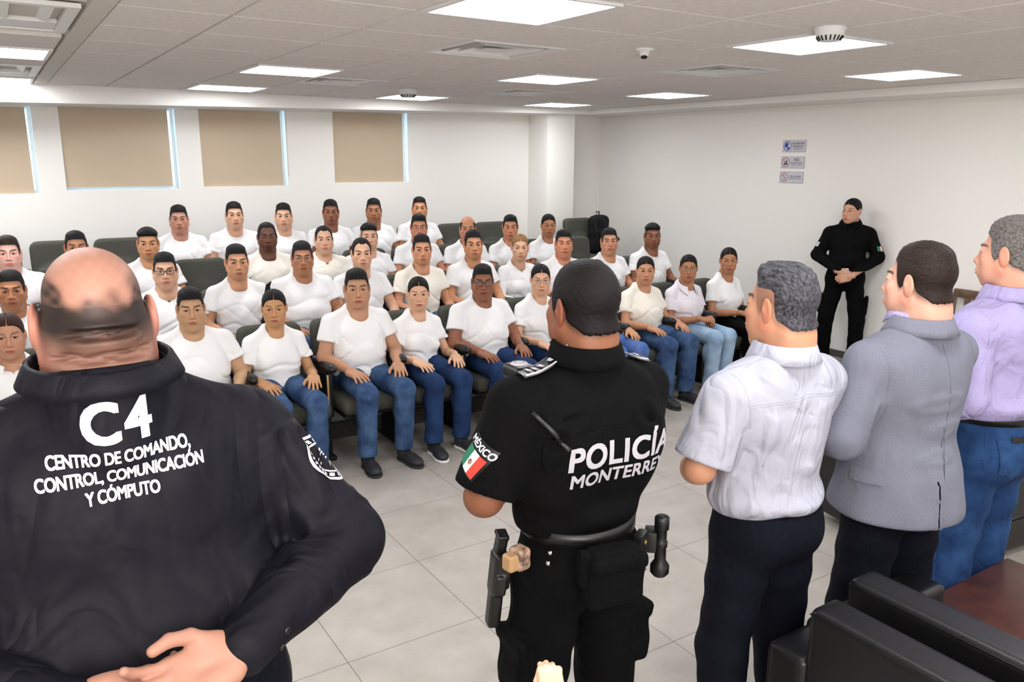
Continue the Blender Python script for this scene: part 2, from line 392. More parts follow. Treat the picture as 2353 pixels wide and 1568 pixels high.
        for ax in range(3):
            o1, o2 = [(1, 2), (2, 0), (0, 1)][ax]
            sl0 = [slice(None)]*3; sl1 = [slice(None)]*3; sl0[ax] = slice(0, -1); sl1[ax] = slice(1, None)
            ch = S[tuple(sl0)] != S[tuple(sl1)]
            E_ = np.argwhere(ch); E_ = E_[(E_[:, o1] > 0) & (E_[:, o2] > 0) & (E_[:, o1] < D.shape[o1]-1) & (E_[:, o2] < D.shape[o2]-1)]
            def cell(d1, d2):
                q = E_.copy(); q[:, o1] -= d1; q[:, o2] -= d2; return idx[q[:, 0], q[:, 1], q[:, 2]]
            q = np.stack([cell(1, 1), cell(0, 1), cell(0, 0), cell(1, 0)], 1)
            flip = ~S[E_[:, 0], E_[:, 1], E_[:, 2]]
            q[flip] = q[flip][:, ::-1]; Q.append(q)
        Q = np.concatenate(Q); Q = Q[(Q >= 0).all(1)]
        for _ in range(smooth):
            for lam in (.5, -.35):
                sm = np.zeros_like(V); cn = np.zeros(len(V))
                for a, b in ((0, 1), (1, 2), (2, 3), (3, 0)):
                    for d in range(3):
                        sm[:, d] += np.bincount(Q[:, a], V[Q[:, b], d], len(V))+np.bincount(Q[:, b], V[Q[:, a], d], len(V))
                    cn += np.bincount(Q[:, a], minlength=len(V))+np.bincount(Q[:, b], minlength=len(V))
                V = V+lam*(sm/np.maximum(cn, 1)[:, None]-V)
        return V, Q
def keep(V, Q, mask):
    """drop faces whose vertices are all outside the mask"""
    f = mask[Q].any(1); Q = Q[f]; used = np.zeros(len(V), bool); used[Q.ravel()] = True
    mp = np.cumsum(used)-1
    return V[used], mp[Q], used
def rotm(ax, a):
    c, s = math.cos(a), math.sin(a)
    return np.array({'x': ((1, 0, 0), (0, c, -s), (0, s, c)), 'y': ((c, 0, s), (0, 1, 0), (-s, 0, c)), 'z': ((c, -s, 0), (s, c, 0), (0, 0, 1))}[ax], float)
def frame_to(yd, zd):
    """matrix whose columns are x, y (=yd), z (close to zd)"""
    y = np.asarray(yd, float); y /= np.linalg.norm(y); z = np.asarray(zd, float); z = z-y*(z@y); z /= np.linalg.norm(z)
    return np.stack([np.cross(y, z), y, z], 1)

# ------------------------------------------------------------ heads
def sstep(x): x = np.clip(x, 0, 1); return x*x*(3-2*x)
def make_head(tone=(176, 122, 92), fat=.4, female=False, hair='short', hcol=(24, 20, 20), h=.0027, open_=1.0, neck=1.0, lips=None, beard=0, detail=False, neck_to=-.19, neck_back=.0):
    F_ = Field((-.125-.03*fat, -.135-.02*fat, neck_to-.02), (.125+.03*fat, .135, .15), h)
    jw = (.042 if female else .047)+.013*fat
    e, c = F_.e, F_.c
    e((0, -.014, .034), (.074, .093, .082), .02)
    e((0, .020, -.025), (.058+.008*fat, .066, .080), .03)
    e((0, .045, -.045), (.043+.012*fat, .038, .062), .03)
    for s in (-1, 1):
        c((s*(jw+.004), .0, -.050), (s*.019, .056, -.098), .018+.008*fat, .014+.004*fat, .035)
        e((s*.040, .058, -.024), (.022+.004*fat, .019, .019), .022)
        e((s*.036, .038, -.064), (.018+.014*fat, .028, .028), .03)
    e((0, .066, -.101), (.020 if female else .024, .016, .017), .022)
    if fat > .5: e((0, .035, -.115), (.045*fat+.01, .045, .028), .03)
    c((-.030, .083, .020), (.030, .083, .020), .008, .008, .020)                  # brow ridge
    for s in (-1, 1): e((s*.032, .097, .003), (.023, .017, .0135), .014, mode=-1)   # sockets
    c((0, .088, .012), (0, .106, -.032), .0070, .0105, .012)                       # nose
    e((0, .108, -.036), (.0115, .011, .0095), .008)
    for s in (-1, 1):
        e((s*.0145, .096, -.039), (.0090, .011, .0078), .005)
        e((s*.0070, .104, -.0465), (.0040, .006, .003), .003, mode=-1)
    e((0, .086, -.066), (.032, .016, .026), .02)                                  # muzzle
    e((0, .1010, -.0665), (.022, .0070, .0048), .006); e((0, .0995, -.0775), (.020, .0080, .0062), .006)
    e((0, .109, -.0715), (.026, .010, .0014), .004, mode=-1)
    e((0, .108, -.090), (.024, .010, .006), .012, mode=-1)
    for s in (-1, 1):                                                             # lids around the eyeball, with an opening
        q, X, Y, Z = F_.sl((s*.031-.022, .05, -.02), (s*.031+.022, .11, .03))
        ec = (s*.031, .0745, .002); lid = ell(X, Y, Z, ec, (.0180, .0135, .0138))
        opn = ell(X, Y, Z, (s*.031, .0905, .0006), (.0146, .0135, .0033*open_))
        d = smin(F_.D[q], lid, .006); F_.D[q] = smax(d, -opn, .001)
    # ears
    for s in (-1, 1):
        R = rotm('z', s*.35)@rotm('x', -.12)
        ex = .078+(.014*fat if detail else 0); el = 1.12 if detail else 1.
        e((s*ex, -.012, -.004), (.0062, .0185*el, .031*el), .006, R=R)
        e((s*(ex+.0095), -.010, .002), (.0060, .0115, .020), .003, R=R, mode=-1)
        e((s*(ex+.001), -.004, -.004), (.006, .006, .007), .003)
        if detail: e((s*(ex-.006), -.010, -.008), (.012, .012, .022), .008)
    nr = (.050 if female else .058)*neck+.012*fat
    c((0, -.022, -.045), (0, -.035-neck_back, -.11), nr, nr*1.04, .03); c((0, -.035-neck_back, -.11), (0, -.014, neck_to), nr*1.04, nr*(.86 if detail else 1.04), .02)
    if detail: e((0, -.062, -.072), (.050+.03*fat, .030, .05), .03)
    if hair == 'bald' and detail:                                                  # thick nape with a fold
        c((0, -.040, -.030), (0, -.046, neck_to), .076, .082, .03); e((0, -.104, -.020), (.050, .026, .022), .02)
        for q_ in range(9):
            a_ = (q_-4)*.20; e((.098*math.sin(a_), -.026-.096*math.cos(a_), -.050+.006*math.sin(q_*1.7)), (.020, .012, .0032), .010, mode=-1)
        for q_ in range(7):
            a_ = (q_-3)*.20; e((.098*math.sin(a_), -.026-.098*math.cos(a_), -.012+.004*math.sin(q_*2.1)), (.020, .010, .0030), .012, mode=-1)
    V, Q = F_.mesh(1)
    x, y, z = V.T
    base = np.array(lin(tone)); col = np.tile(base, (len(V), 1))
    def paint(mask, c2):
        nonlocal col
        c2 = np.array(c2); mk = np.clip(mask, 0, 1)[:, None]; col = col*(1-mk)+c2*mk
    # cheeks and nose slightly redder
    red = base*np.array((1.08, .86, .82))
    paint(.35*np.exp(-(((np.abs(x)-.040)/.022)**2+((z+.030)/.02)**2))*(y > .02), red)
    paint(.5*np.exp(-((x/.014)**2+((z+.034)/.012)**2))*(y > .085), red)
    paint(.6*(np.abs(x) > .076), base*np.array((1.1, .80, .76)))
    lc = np.array(lin(lips)) if lips else base*np.array((.80, .42, .44))
    lipm = sstep((1-((x/.0262)**2+((z+.0722)/(.0110))**2))/.35)*(y > .085)
    paint(.9*lipm, lc)
    paint(.7*sstep((1-((x/.026)**2+((z+.0716)/.0022)**2)))*(y > .083), base*.25)
    hc = np.array(lin(hcol))
    if hair not in ('none',):
        bz = .0205+.005*np.cos((np.abs(x)-.033)/.022*1.4)
        bm_ = sstep((1-(((np.abs(x)-.033)/.0235)**4+((z-bz)/(.0032 if female else .0050))**2))/.6)*(y > .05)
        paint((.8 if female else .92)*bm_, hc*.7)
    # lashes / lid line
    lid = np.sqrt(((np.abs(x)-.031)/.0160)**2+((z-.0006)/.0052)**2)
    paint(.75*np.exp(-((lid-1)/.2)**2)*(y > .072)*(z > .0005), base*.10)
    if beard:
        paint(beard*sstep((-.045-z)/.03)*sstep((y-.0)/.03)*(1-lipm)*sstep((z+.115)/.01+.5), hc*.6+base*.25)
        paint(beard*.8*sstep(1-((x/.024)**2+((z+.056)/.006)**2))*(y > .085), hc*.7+base*.2)
    # ---- hair
    HV = None
    front = {'receding': .082, 'bald': .25, 'pulled': .070, 'combed': .070, 'grey_short': .066}.get(hair, .066)
    def zl(yy, xx):
        base_ = np.interp(yy, [-.11, -.075, -.035, -.018, .006, .022, .032, .038, .047, .060, .09], [-.052, -.048, -.036, -.018, .000, -.018, -.006, .016, .056, front-.004, front])
        if female: base_ = np.interp(yy, [-.11, -.06, -.02, .0, .022, .034, .050, .066, .09], [-.060, -.045, -.022, .008, .012, .020, .044, .062, front])
        if hair == 'bald': base_ = np.where(np.abs(xx) < 0, base_, base_)
        if hair == 'receding': base_ = base_+.018*sstep((yy-.03)/.03)*(np.abs(xx) > .02)
        return base_
    def thick(xx, yy, zz):
        zb = zl(yy, xx); up = sstep((zz-.062)/.050)
        nz = np.sin(xx*310+yy*90)*np.sin(yy*270+zz*120)*np.sin(zz*330-xx*70)
        if hair == 'pulled':
            T = .0045+.003*up; part = np.exp(-(xx/.0022)**2)*(yy > .0); T = T-.009*part
        elif hair == 'buzz': T = .0045+.003*up+.0008*nz
        elif hair == 'curly': T = .001+.012*up+.0025*nz*up
        elif hair == 'fade': T = -.0050+.0068*sstep((zz-.008)/.022)+.0130*up+.0012*nz*up
        elif hair == 'swoop': T = -.002+.016*sstep((zz-.045)/.04)+.008*sstep((yy-.02)/.05)*up+.002*nz
        elif hair == 'combed':
            bk = sstep((-.005-yy)/.035)
            T = -.004+.007*bk+.006*sstep((zz-.035)/.03)*(1-bk)+.009*up+.014*sstep((yy-.0)/.07)*up+.0016*np.sin(xx*240+10*np.sin(yy*40))*up
        elif hair == 'grey_short': T = .006+.012*up+.0025*nz
        elif hair == 'receding': T = .003+.004*up+.001*nz
        elif hair == 'bald':
            crown = np.sqrt((xx/.060)**2+((yy+.0)/.085)**2); T = .0025-.03*sstep((zz-.055)/.02)-.02*sstep((yy-.045)/.02)
        else: T = .002+.011*up+.0012*nz*up
        m_ = sstep((zz-zb+.012+(.0006 if female else .0022)*np.sin(xx*410+yy*60)*np.sin(xx*137+1))/(.018))
        return T*m_-.010*(1-m_)*(1-.6*m_)
    if hair == 'bald' and detail:
        nz_ = .010*np.sin(x*75+2*np.sin(z*60))+.006*np.sin(x*160+z*90)
        band = sstep((.062-z+nz_+.034*sstep((np.abs(x)-.040)/.03))/.040)*(.50+.50*sstep((z+.050+.3*nz_)/.05))*sstep((z+.12)/.03)*(1-sstep((y-.035)/.03))*sstep((.090-np.abs(x))/.010)
        bare = np.exp(-(((x-.004)/.024)**2+((z-.060)/.026)**2))*(y < 0)*.6
        paint(.97*band*(1-bare), hc*.30)
        paint(.35*(1-sstep((y-.03)/.03))*(z > .03)*(.5+.5*np.sin(x*300)*np.sin(z*280)), base*.75)
    if hair != 'none' and not (hair == 'bald' and detail):
        HF = Field(F_.lo, F_.lo+F_.h*(F_.n-1), F_.h)
        X, Y, Z = HF.ax[0][:, None, None], HF.ax[1][None, :, None], HF.ax[2][None, None, :]
        T = thick(X+0*Y+0*Z, Y+0*X+0*Z, Z+0*X+0*Y).astype(np.float32)
        # base the hair on a skull without the ears
        K = Field(F_.lo, F_.lo+F_.h*(F_.n-1), F_.h)
        K.e((0, -.014, .034), (.074, .093, .082), .02).e((0, .020, -.025), (.061+.006*fat, .066, .078), .03).e((0, .045, -.045), (.046+.010*fat, .038, .060), .03)
        K.c((0, -.022, -.045), (0, -.035, -.1), nr, nr, .03)
        if detail: K.e((0, -.07, -.075), (.055+.03*fat, .03, .05), .03)
        HF.D = K.D-T
        if hair == 'pulled':
            HF.e((0, -.118, .030), (.030, .024, .028), .008)
            HF.e((0, -.090, .030), (.024, .024, .022), .01)
        hV, hQ = HF.mesh(1)
        t = thick(hV[:, 0], hV[:, 1], hV[:, 2]); ok = (t > -.006) | ((hair == 'pulled') & (hV[:, 1] < -.085))
        hV, hQ, _ = keep(hV, hQ, ok)
        HV = (hV, hQ)
        # the short hair that fades into the skin
        zb = zl(y, x); side = sstep((z-zb+.020)/.026)*(sstep((.083-np.abs(x))/.009) if detail else (np.abs(x) < .0765))
        if hair in ('fade', 'combed', 'swoop', 'short', 'curly', 'grey_short', 'bald', 'buzz', 'receding') and not female:
            amt = .80
            if hair == 'bald' and detail: side = side*0
            elif hair == 'bald':
                side = side*(1-sstep((z-.052)/.02))*(1-sstep((y-.045)/.02)); amt = .75
            if hair == 'receding': amt = .45
            if hair == 'combed': amt = .5
            paint(amt*side, hc*.7+base*.12)
    # ---- eyes
    eV, eF, eC, n0 = [], [], [], 0
    rings = [0, .24, .26, .62, .66, .95, 1.4]
    cl = [(10, 8, 8), (10, 8, 8), (40, 25, 18), (30, 18, 13), (140, 126, 118), (146, 132, 124), (130, 112, 104)]
    for s in (-1, 1):
        ec = np.array((s*.031, .0762, .0018)); pts = []
        for a, cc in zip(rings, cl):
            for k in range(14):
                th = k*2*PI/14; pts.append(ec+.0122*np.array((math.sin(a)*math.cos(th), math.cos(a), math.sin(a)*math.sin(th)))); eC.append(lin(cc))
        eV += pts
        eF += [(n0+i*14+k, n0+(i+1)*14+k, n0+(i+1)*14+(k+1) % 14, n0+i*14+(k+1) % 14) for i in range(len(rings)-1) for k in range(14)]
        n0 += len(pts)
    return dict(V=V, Q=Q, col=col, hair=HV, eV=np.array(eV), eF=np.array(eF), eC=np.array(eC), field=F_)

def glasses_mesh(fr, kind):
    """rims, bridge and temples, in head space"""
    g = MB(); r = .0022 if kind == 'thick' else .0011
    rx, rz = (.0235, .0165) if kind == 'thick' else (.022, .015)
    for s in (-1, 1):
        pts = []
        for k in range(19):
            a = k*2*PI/18; ex = abs(math.cos(a))**.7*math.copysign(1, math.cos(a)); ez = abs(math.sin(a))**.7*math.copysign(1, math.sin(a))
            pts.append((s*.0315+rx*ex, .102-.10*(abs(s*.0315+rx*ex)**2)*6, .000+rz*ez))
        g.tube(pts, r, 6, False)
        g.tube([(s*.0545, .0925, .006), (s*.074, .078, .007), (s*.079, .03, .008), (s*.081, -.01, .006)], r, 6)
    g.tube([(-.0085, .103, .003), (0, .106, .006), (.0085, .103, .003)], r, 6, False)
    return g.mesh('glasses', True)
def lens_mesh(kind):
    g = MB(); rx, rz = (.0225, .0155) if kind == 'thick' else (.021, .014)
    for s in (-1, 1):
        n = 18; V = [(s*.0315, .0985, 0)]
        for k in range(n):
            a = k*2*PI/n; ex = abs(math.cos(a))**.7*math.copysign(1, math.cos(a)); ez = abs(math.sin(a))**.7*math.copysign(1, math.sin(a))
            V.append((s*.0315+rx*ex, .101-.6*(abs(s*.0315+rx*ex)**2), rz*ez))
        g.add(V, [(0, k+1, (k+1) % n+1) for k in range(n)])
    return g.mesh('lens', True)

# ------------------------------------------------------------ hands
_hands = {}
def hand(kind='rest', h=.0028):
    """right hand, palm down (-Z), fingers to +Y, thumb towards -X, wrist at the origin"""
    if (kind, h) in _hands: return _hands[(kind, h)]
    F_ = Field((-.085, -.04, -.095), (.07, .215, .045), h)
    F_.c((0, -.035, 0), (0, .01, 0), .026, .025, .01)
    F_.b((0, .050, -.002), (.040, .046, .0145), .013, .014)
    F_.e((-.020, .035, -.010), (.022, .032, .014), .012)
    F_.e((.024, .036, -.010), (.015, .034, .012), .012)
    curl = {'rest': (.12, .22, .18), 'flat': (.02, .06, .06), 'clasp': (.55, .8, .5), 'loose': (.30, .45, .35), 'fist': (1.35, 1.6, 1.1)}[kind]
    spread = {'rest': 1., 'flat': .7, 'clasp': .25, 'loose': .4, 'fist': .1}[kind]
    for i, (x0, y0, L_, r, sp) in enumerate(((-.029, .091, .072, .0092, -.16), (-.0095, .096, .080, .0094, -.03), (.0105, .093, .074, .0090, .09), (.029, .085, .058, .0080, .24))):
        p = np.array((x0, y0, -.002)); a = 0; segs = (.44, .31, .25)
        for j in range(3):
            a += curl[j]*(1+.08*i)
            d = np.array((math.sin(sp*spread)*math.cos(a), math.cos(sp*spread)*math.cos(a), -math.sin(a)))
            q = p+d*L_*segs[j]; F_.c(p, q, r*(1-.08*j), r*(1-.08*(j+1)), .004 if j else .008)
            if j == 0: F_.e(p, (r*1.12, r*1.2, r*1.05), .006)
            p = q
    th = {'rest': ((-.024, .022, -.006), (-.050, .052, -.014), (-.064, .082, -.018), (-.068, .106, -.020)),
          'flat': ((-.024, .022, -.006), (-.050, .052, -.010), (-.062, .082, -.012), (-.064, .104, -.012)),
          'clasp': ((-.024, .022, -.008), (-.040, .055, -.026), (-.030, .085, -.040), (-.014, .105, -.046)),
          'loose': ((-.024, .022, -.008), (-.046, .052, -.022), (-.050, .080, -.032), (-.044, .104, -.036)),
          'fist': ((-.024, .022, -.008), (-.044, .05, -.024), (-.034, .074, -.042), (-.010, .080, -.050))}[kind]
    for j, (a, b) in enumerate(zip(th[:-1], th[1:])): F_.c(a, b, (.0145, .0115, .0098)[j], (.0115, .0100, .0085)[j], .010 if j == 0 else .004)
    _hands[(kind, h)] = F_.mesh(1)
    return _hands[(kind, h)]
def place_hand(kind, wrist, fingers, up, left=False, scale=1., h=.0028):
    V, Q = hand(kind, h); V = V.copy()
    if left: V[:, 0] *= -1; Q = Q[:, ::-1]
    R = frame_to(fingers, up)
    return (V*scale)@R.T+np.asarray(wrist), Q

# ------------------------------------------------------------ people
TONES = {'pale': (222, 172, 156), 'light': (214, 168, 138), 'mid': (194, 143, 108), 'tan': (174, 121, 88), 'brown': (144, 94, 70), 'dark': (104, 66, 50)}
def head_to(P, sp, hc, yaw, pitch, hs):
    R = rotm('z', yaw)@rotm('x', pitch)
    return (np.asarray(P)*hs)@R.T+np.asarray(hc)
def join(parts):
    Vs, Q, Cs, n = [], [], [], 0
    for V, F_, c in parts:
        Vs.append(V); Q.append(np.asarray(F_)+n); n += len(V)
        Cs.append(np.tile(c, (len(V), 1)) if np.ndim(c) == 1 else c)
    return np.concatenate(Vs), Q, np.concatenate(Cs)
def add_head(root, sp, hc, yaw, pitch, hs, extra, hres=.0027):
    tone = TONES[sp['tone']] if isinstance(sp['tone'], str) else sp['tone']
    hcol = {'hair_black': (22, 18, 18), 'hair_brown': (40, 28, 24), 'hair_auburn': (48, 28, 24), 'hair_blond': (84, 60, 42), 'hair_grey': (58, 56, 60), 'hair_salt': (92, 86, 84), 'hair_buzz': (20, 16, 16)}[sp.get('hmat', 'hair_black')]
    H = make_head(tone, sp.get('fat', .4), sp.get('female', False), sp.get('hair', 'short'), hcol, hres, sp.get('open', 1.), beard=sp.get('beard', 0), lips=sp.get('lips'), detail=sp.get('detail', False), neck=sp.get('neck', 1.), neck_to=sp.get('neck_to', -.19), neck_back=sp.get('neck_back', 0))
    T = lambda P: head_to(P, sp, hc, yaw, pitch, hs)
    parts = [(T(H['V']), H['Q'], H['col'])]+[(v, q, np.array(lin(tone))) for v, q in extra]
    V, Fs, cols = join(parts)
    body = link('body', mesh_from('body', V, Fs, True, cols), M['skin'], root)
    nE, fE = len(H['eV'])//2, len(H['eF'])//2; eC = np.array(H['eC'])
    for q in (0, 1):
        link('eye', mesh_from('eye', T(H['eV'][q*nE:(q+1)*nE]), np.array(H['eF'][q*fE:(q+1)*fE])-q*nE, True, eC[q*nE:(q+1)*nE]), M['eye'], root)
    if H['hair'] is not None:
        hv, hq = H['hair']; link('hair', mesh_from('hair', T(hv), hq), M[sp.get('hmat', 'hair_black')], root)
    if sp.get('glasses'):
        k = sp['glasses']; g = glasses_mesh(None, k)
        def tf(me):
            co = np.empty(len(me.vertices)*3, np.float32); me.vertices.foreach_get('co', co); me.vertices.foreach_set('co', T(co.reshape(-1, 3)).astype(np.float32).ravel()); me.update()
        tf(g); go = link('glasses', g, M['frame_black' if k == 'thick' else 'frame_metal'], root)
        l = lens_mesh(k); tf(l); link('lens', l, M['glass'], go)
    return body, T, H

def folds(amp, f=42., zc=None, zw=.12):
    def fn(X, Y, Z):
        a = np.sin(Z*f+3.2*np.sin(X*9+.7)+2*np.sin(Y*11+X*4))*np.sin(X*13-Z*9+1.3*np.sin(Z*14))
        m_ = 1 if zc is None else np.exp(-((Z-zc)/zw)**2)
        return amp*a*m_
    return fn
def clothmesh(name, F_, mat, root, smooth=1):
    V, Q = F_.mesh(smooth); return link(name, mesh_from(name, V, Q), mat, root)

def shoe(root, ankle, yaw, mat, sole=None, kind='shoe', h=.005):
    """ankle: point above the heel on the floor plane z=0 in local space"""
    F_ = Field((-.07, -.10, -.005), (.07, .22, .16), h)
    F_.c((0, -.02, .045), (0, .07, .040), .040, .036, .03); F_.e((0, .12, .034), (.046, .075, .034), .03)
    F_.c((0, -.02, .05), (0, -.015, .12), .040, .040, .02)
    F_.plane((0, 0, .004), (0, 0, -1)); F_.plane((0, 0, .125), (0, 0, 1))
    V, Q = F_.mesh(2); R = rotm('z', yaw); T = lambda P: P@R.T+np.array((ankle[0], ankle[1], ankle[2]))
    o = link('shoe', mesh_from('shoe', T(V), Q), mat, root)
    F2 = Field((-.07, -.10, -.012), (.07, .22, .06), h)
    F2.e((0, -.022, .012), (.043, .050, .05), .02); F2.e((0, .05, .012), (.042, .09, .05), .03); F2.e((0, .12, .012), (.050, .082, .05), .02)
    F2.plane((0, 0, 0), (0, 0, -1), .002); F2.plane((0, 0, .017), (0, 0, 1), .002)
    V, Q = F2.mesh(1); link('sole', mesh_from('sole', T(V), Q), sole or mat, o)
    return o

def collar(root, name, c, rx, ry, mat, lean=.2, hgt=.034, fall=.040, gap=.45, tilt=0., flare=.018, thick=.003, n=48, V_open=.03):
    """shirt collar: a stand round the neck and a fall folded over it; c = centre of the neck base, gap = half opening angle at the front (+Y)"""
    prof = [(0, 0), (.0, hgt*.6), (.002, hgt), (.006, hgt+.004), (.011, hgt), (.013+flare*.5, hgt-fall*.55), (.013+flare, hgt-fall)]
    prof += [(r-thick*1.2, z-.001) for r, z in prof[::-1][0:2]]+[(.004, hgt-.004), (-.003, hgt*.5), (-.003, 0)]
    m_ = MB(); V = []
    for k in range(n+1):
        a = PI/2+gap+(2*PI-2*gap)*k/n; ca, sa = math.cos(a), math.sin(a)
        ed = max(0, 1-min(k, n-k)/(n*.14))
        for r, z in prof:
            R_ = r; zz = z
            if z < hgt*.4 and r > .01: R_ = r+.010*ed; zz = z-V_open*ed
            px = (rx+R_)*ca; py = (ry+R_)*sa
            V.append((c[0]+px, c[1]+py, c[2]+zz-tilt*py))
    p = len(prof)
    F_ = [(k*p+j, k*p+(j+1) % p, (k+1)*p+(j+1) % p, (k+1)*p+j) for k in range(n) for j in range(p)]
    m_.add(V, F_); return m_.build(name, mat, root, True)

def seated(sp, loc, ht, rz=PI):
    """a person on an auditorium seat; local +Y is forward, ht = top of head above the local floor"""
    lab = sp['label']; root = thing('person', lab, 'person', loc, rz)
    if sp.get('group'): root['group'] = sp['group']
    fem = sp.get('female', False); b = sp.get('b', .4); res = sp.get('res', .008); hs = sp.get('hs', 1.0 if not fem else .96)
    hz = ht-.118*hs-(.004 if fem else .010); yaw = sp.get('yaw', 0)
    sh = hz-.212+.012*b; lx = sp.get('lean', 0)
    sx = (.140 if fem else .160)+.028*b
    cw = (.125 if fem else .150)+.045*b; cd_ = .092+.04*b; ww = (.110 if fem else .128)+.070*b; wd = .088+.075*b
    sp.setdefault('fat', min(1, b))
    ra = (.036 if fem else .043)+.014*b; rf = (.030 if fem else .035)+.009*b
    S = {s: np.array((s*sx+lx, -.045, sh)) for s in (-1, 1)}
    pose = sp.get('pose', 'thighs')
    if pose == 'thighs':
        E_ = {s: np.array((s*(sx+.060+.02*b), .02, sh-.235)) for s in (-1, 1)}; W_ = {s: np.array((s*(.150+.03*b), .245, .625)) for s in (-1, 1)}
        fd = {s: (s*-.25, .93, -.18) for s in (-1, 1)}; up = {s: (s*.05, .2, 1) for s in (-1, 1)}; hk = 'rest'
    elif pose == 'lap':
        E_ = {s: np.array((s*(sx+.050+.02*b), .02, sh-.26)) for s in (-1, 1)}; W_ = {s: np.array((s*.085, .245+.02*s, .628+.012*s)) for s in (-1, 1)}
        fd = {s: (-s*.75, .65, -.08) for s in (-1, 1)}; up = {s: (0, .2, 1) for s in (-1, 1)}; hk = 'clasp'
    if 'elbow' in sp:
        for s in (-1, 1): E_[s] = E_[s]+np.array(sp['elbow'])*np.array((s, 1, 1))
    # ---- skin: arms, inner trunk, hands
    A = Field((-.42, -.2, .45), (.42, .42, sh+.14), max(.006, res*.8))
    A.c((0, -.03, .60), (lx, -.045, sh-.02), .07, .075, .02)
    A.c((lx, -.045, sh-.03), (lx, -.04, sh+.10), .05, .05, .02)
    for s in (-1, 1):
        A.c((lx, -.045, sh-.05), S[s]-np.array((0, 0, .040)), .035, ra-.008, .015)
        A.c(S[s]-np.array((0, 0, .040)), E_[s], ra-.003, ra-.007, .02); A.c(E_[s], (E_[s]+W_[s])/2+np.array((s*.006, -.005, 0)), rf+.003, rf-.001, .015); A.c((E_[s]+W_[s])/2, W_[s], rf-.001, .0245, .015)
    extra = [A.mesh(1)]
    for s in (-1, 1): extra.append(place_hand(hk, W_[s], fd[s], up[s], left=(s < 0), scale=(.93 if fem else 1.02), h=sp.get('hh', .0032)))
    body, T, H = add_head(root, sp, (lx, .0, hz), yaw, sp.get('pitch', 0), hs, extra, sp.get('hres', .0028))
    # ---- shirt
    Sf = Field((-.40, -.24, .43), (.40, .30+.1*b, sh+.10), res)
    Sf.e((lx, -.035, sh-.13), (cw+.012, cd_+.012, .175), .03)
    Sf.e((lx*.5, -.01+.02*b, .68), (ww+.012, wd+.010, .155), .04)
    Sf.e((0, -.01, .56), (ww+.020, wd+.02, .10), .04)
    if fem:
        for s in (-1, 1): Sf.e((s*.072+lx, .050+.02*b, sh-.150), (.056+.012*b, .052+.012*b, .058+.01*b), .035)
    else:
        for s in (-1, 1): Sf.e((s*.075+lx, .030+.015*b, sh-.115), (.075, .050+.01*b, .070), .04)
    sl = sp.get('sleeve', .62)
    for s in (-1, 1):
        Sf.c((s*.045+lx, -.05, sh+.052), S[s]+np.array((0, 0, -.016)), .036, .043+.012*b, .03)
        Sf.c((s*.03+lx, -.06, sh+.055), (s*.05+lx, -.05, sh-.02), .05, .06, .03)
        d = E_[s]-S[s]; cutp = S[s]+d*sl; dn = d/np.linalg.norm(d)
        if sl < 1.2:
            Sf.c(S[s]+np.array((0, 0, -.020)), E_[s]+dn*.03, ra+.008, ra+.026, .02, cut=(cutp, dn))
        else:
            Sf.c(S[s], E_[s], ra+.012, ra+.004, .02); Sf.c(E_[s], W_[s]*.97+E_[s]*.03, rf+.012, .032, .015)
    ph_ = sp.setdefault('seed', (loc[0]*7.3+loc[1]*3.1) % 6.28)
    def crease(X, Y, Z):
        r1 = np.abs(np.sin(Z*21+1.6*np.sin(X*7+ph_)+.8*np.sin(X*17+Z*6)+ph_)); r2 = np.abs(np.sin(Z*9-np.abs(X)*19+1.2*np.sin(Z*11+ph_)+ph_*2))
        return .0090*np.exp(-((r1)/.24)**2)*np.exp(-((Z-.66)/.13)**2)+.0030*np.exp(-(r2/.22)**2)*np.exp(-((Z-(sh-.13))/.12)**2)
    Sf.add(crease); Sf.add(folds(.003, 40, .66, .14))
    nk = sp.get('neckline', 'crew'); nz = sh+.052
    kf = .82 if fem else 1.
    if nk == 'crew': Sf.e((lx, .0, nz+.035), (.072*kf, .080*kf, .064), .006, mode=-1)
    elif nk == 'scoop': Sf.e((lx, .010, nz+.034), (.080*kf, .092*kf, .078), .006, mode=-1)
    elif nk == 'vee':
        Sf.e((lx, -.01, nz+.035), (.076, .075, .060), .006, mode=-1)
        q, X, Y, Z = Sf.sl((lx-.08, .0, nz-.10), (lx+.08, .2, nz+.06))
        v = np.maximum(np.abs(X-lx)*1.25-(Z-(nz-.075))*.75, .01-Y)+0*Z; Sf.D[q] = smax(Sf.D[q], -v, .004)
    elif nk == 'polo':
        Sf.e((lx, -.005, nz+.035), (.070, .076, .062), .006, mode=-1)
        q, X, Y, Z = Sf.sl((lx-.08, .0, nz-.08), (lx+.08, .2, nz+.06))
        v = np.maximum(np.abs(X-lx)*1.25-(Z-(nz-.055))*.45, .01-Y)+0*Z; Sf.D[q] = smax(Sf.D[q], -v, .004)
    Sf.plane((0, 0, .525), (0, 0, -1))
    top = clothmesh(sp.get('topname', 't_shirt'), Sf, M[sp.get('top', 'white_tee')], root)
    if nk == 'polo': collar(top, 'collar', (lx, -.02, nz-.006), .066, .066, M[sp.get('top', 'white_tee')], hgt=.024, fall=.030, gap=.55, tilt=.45, flare=.020)
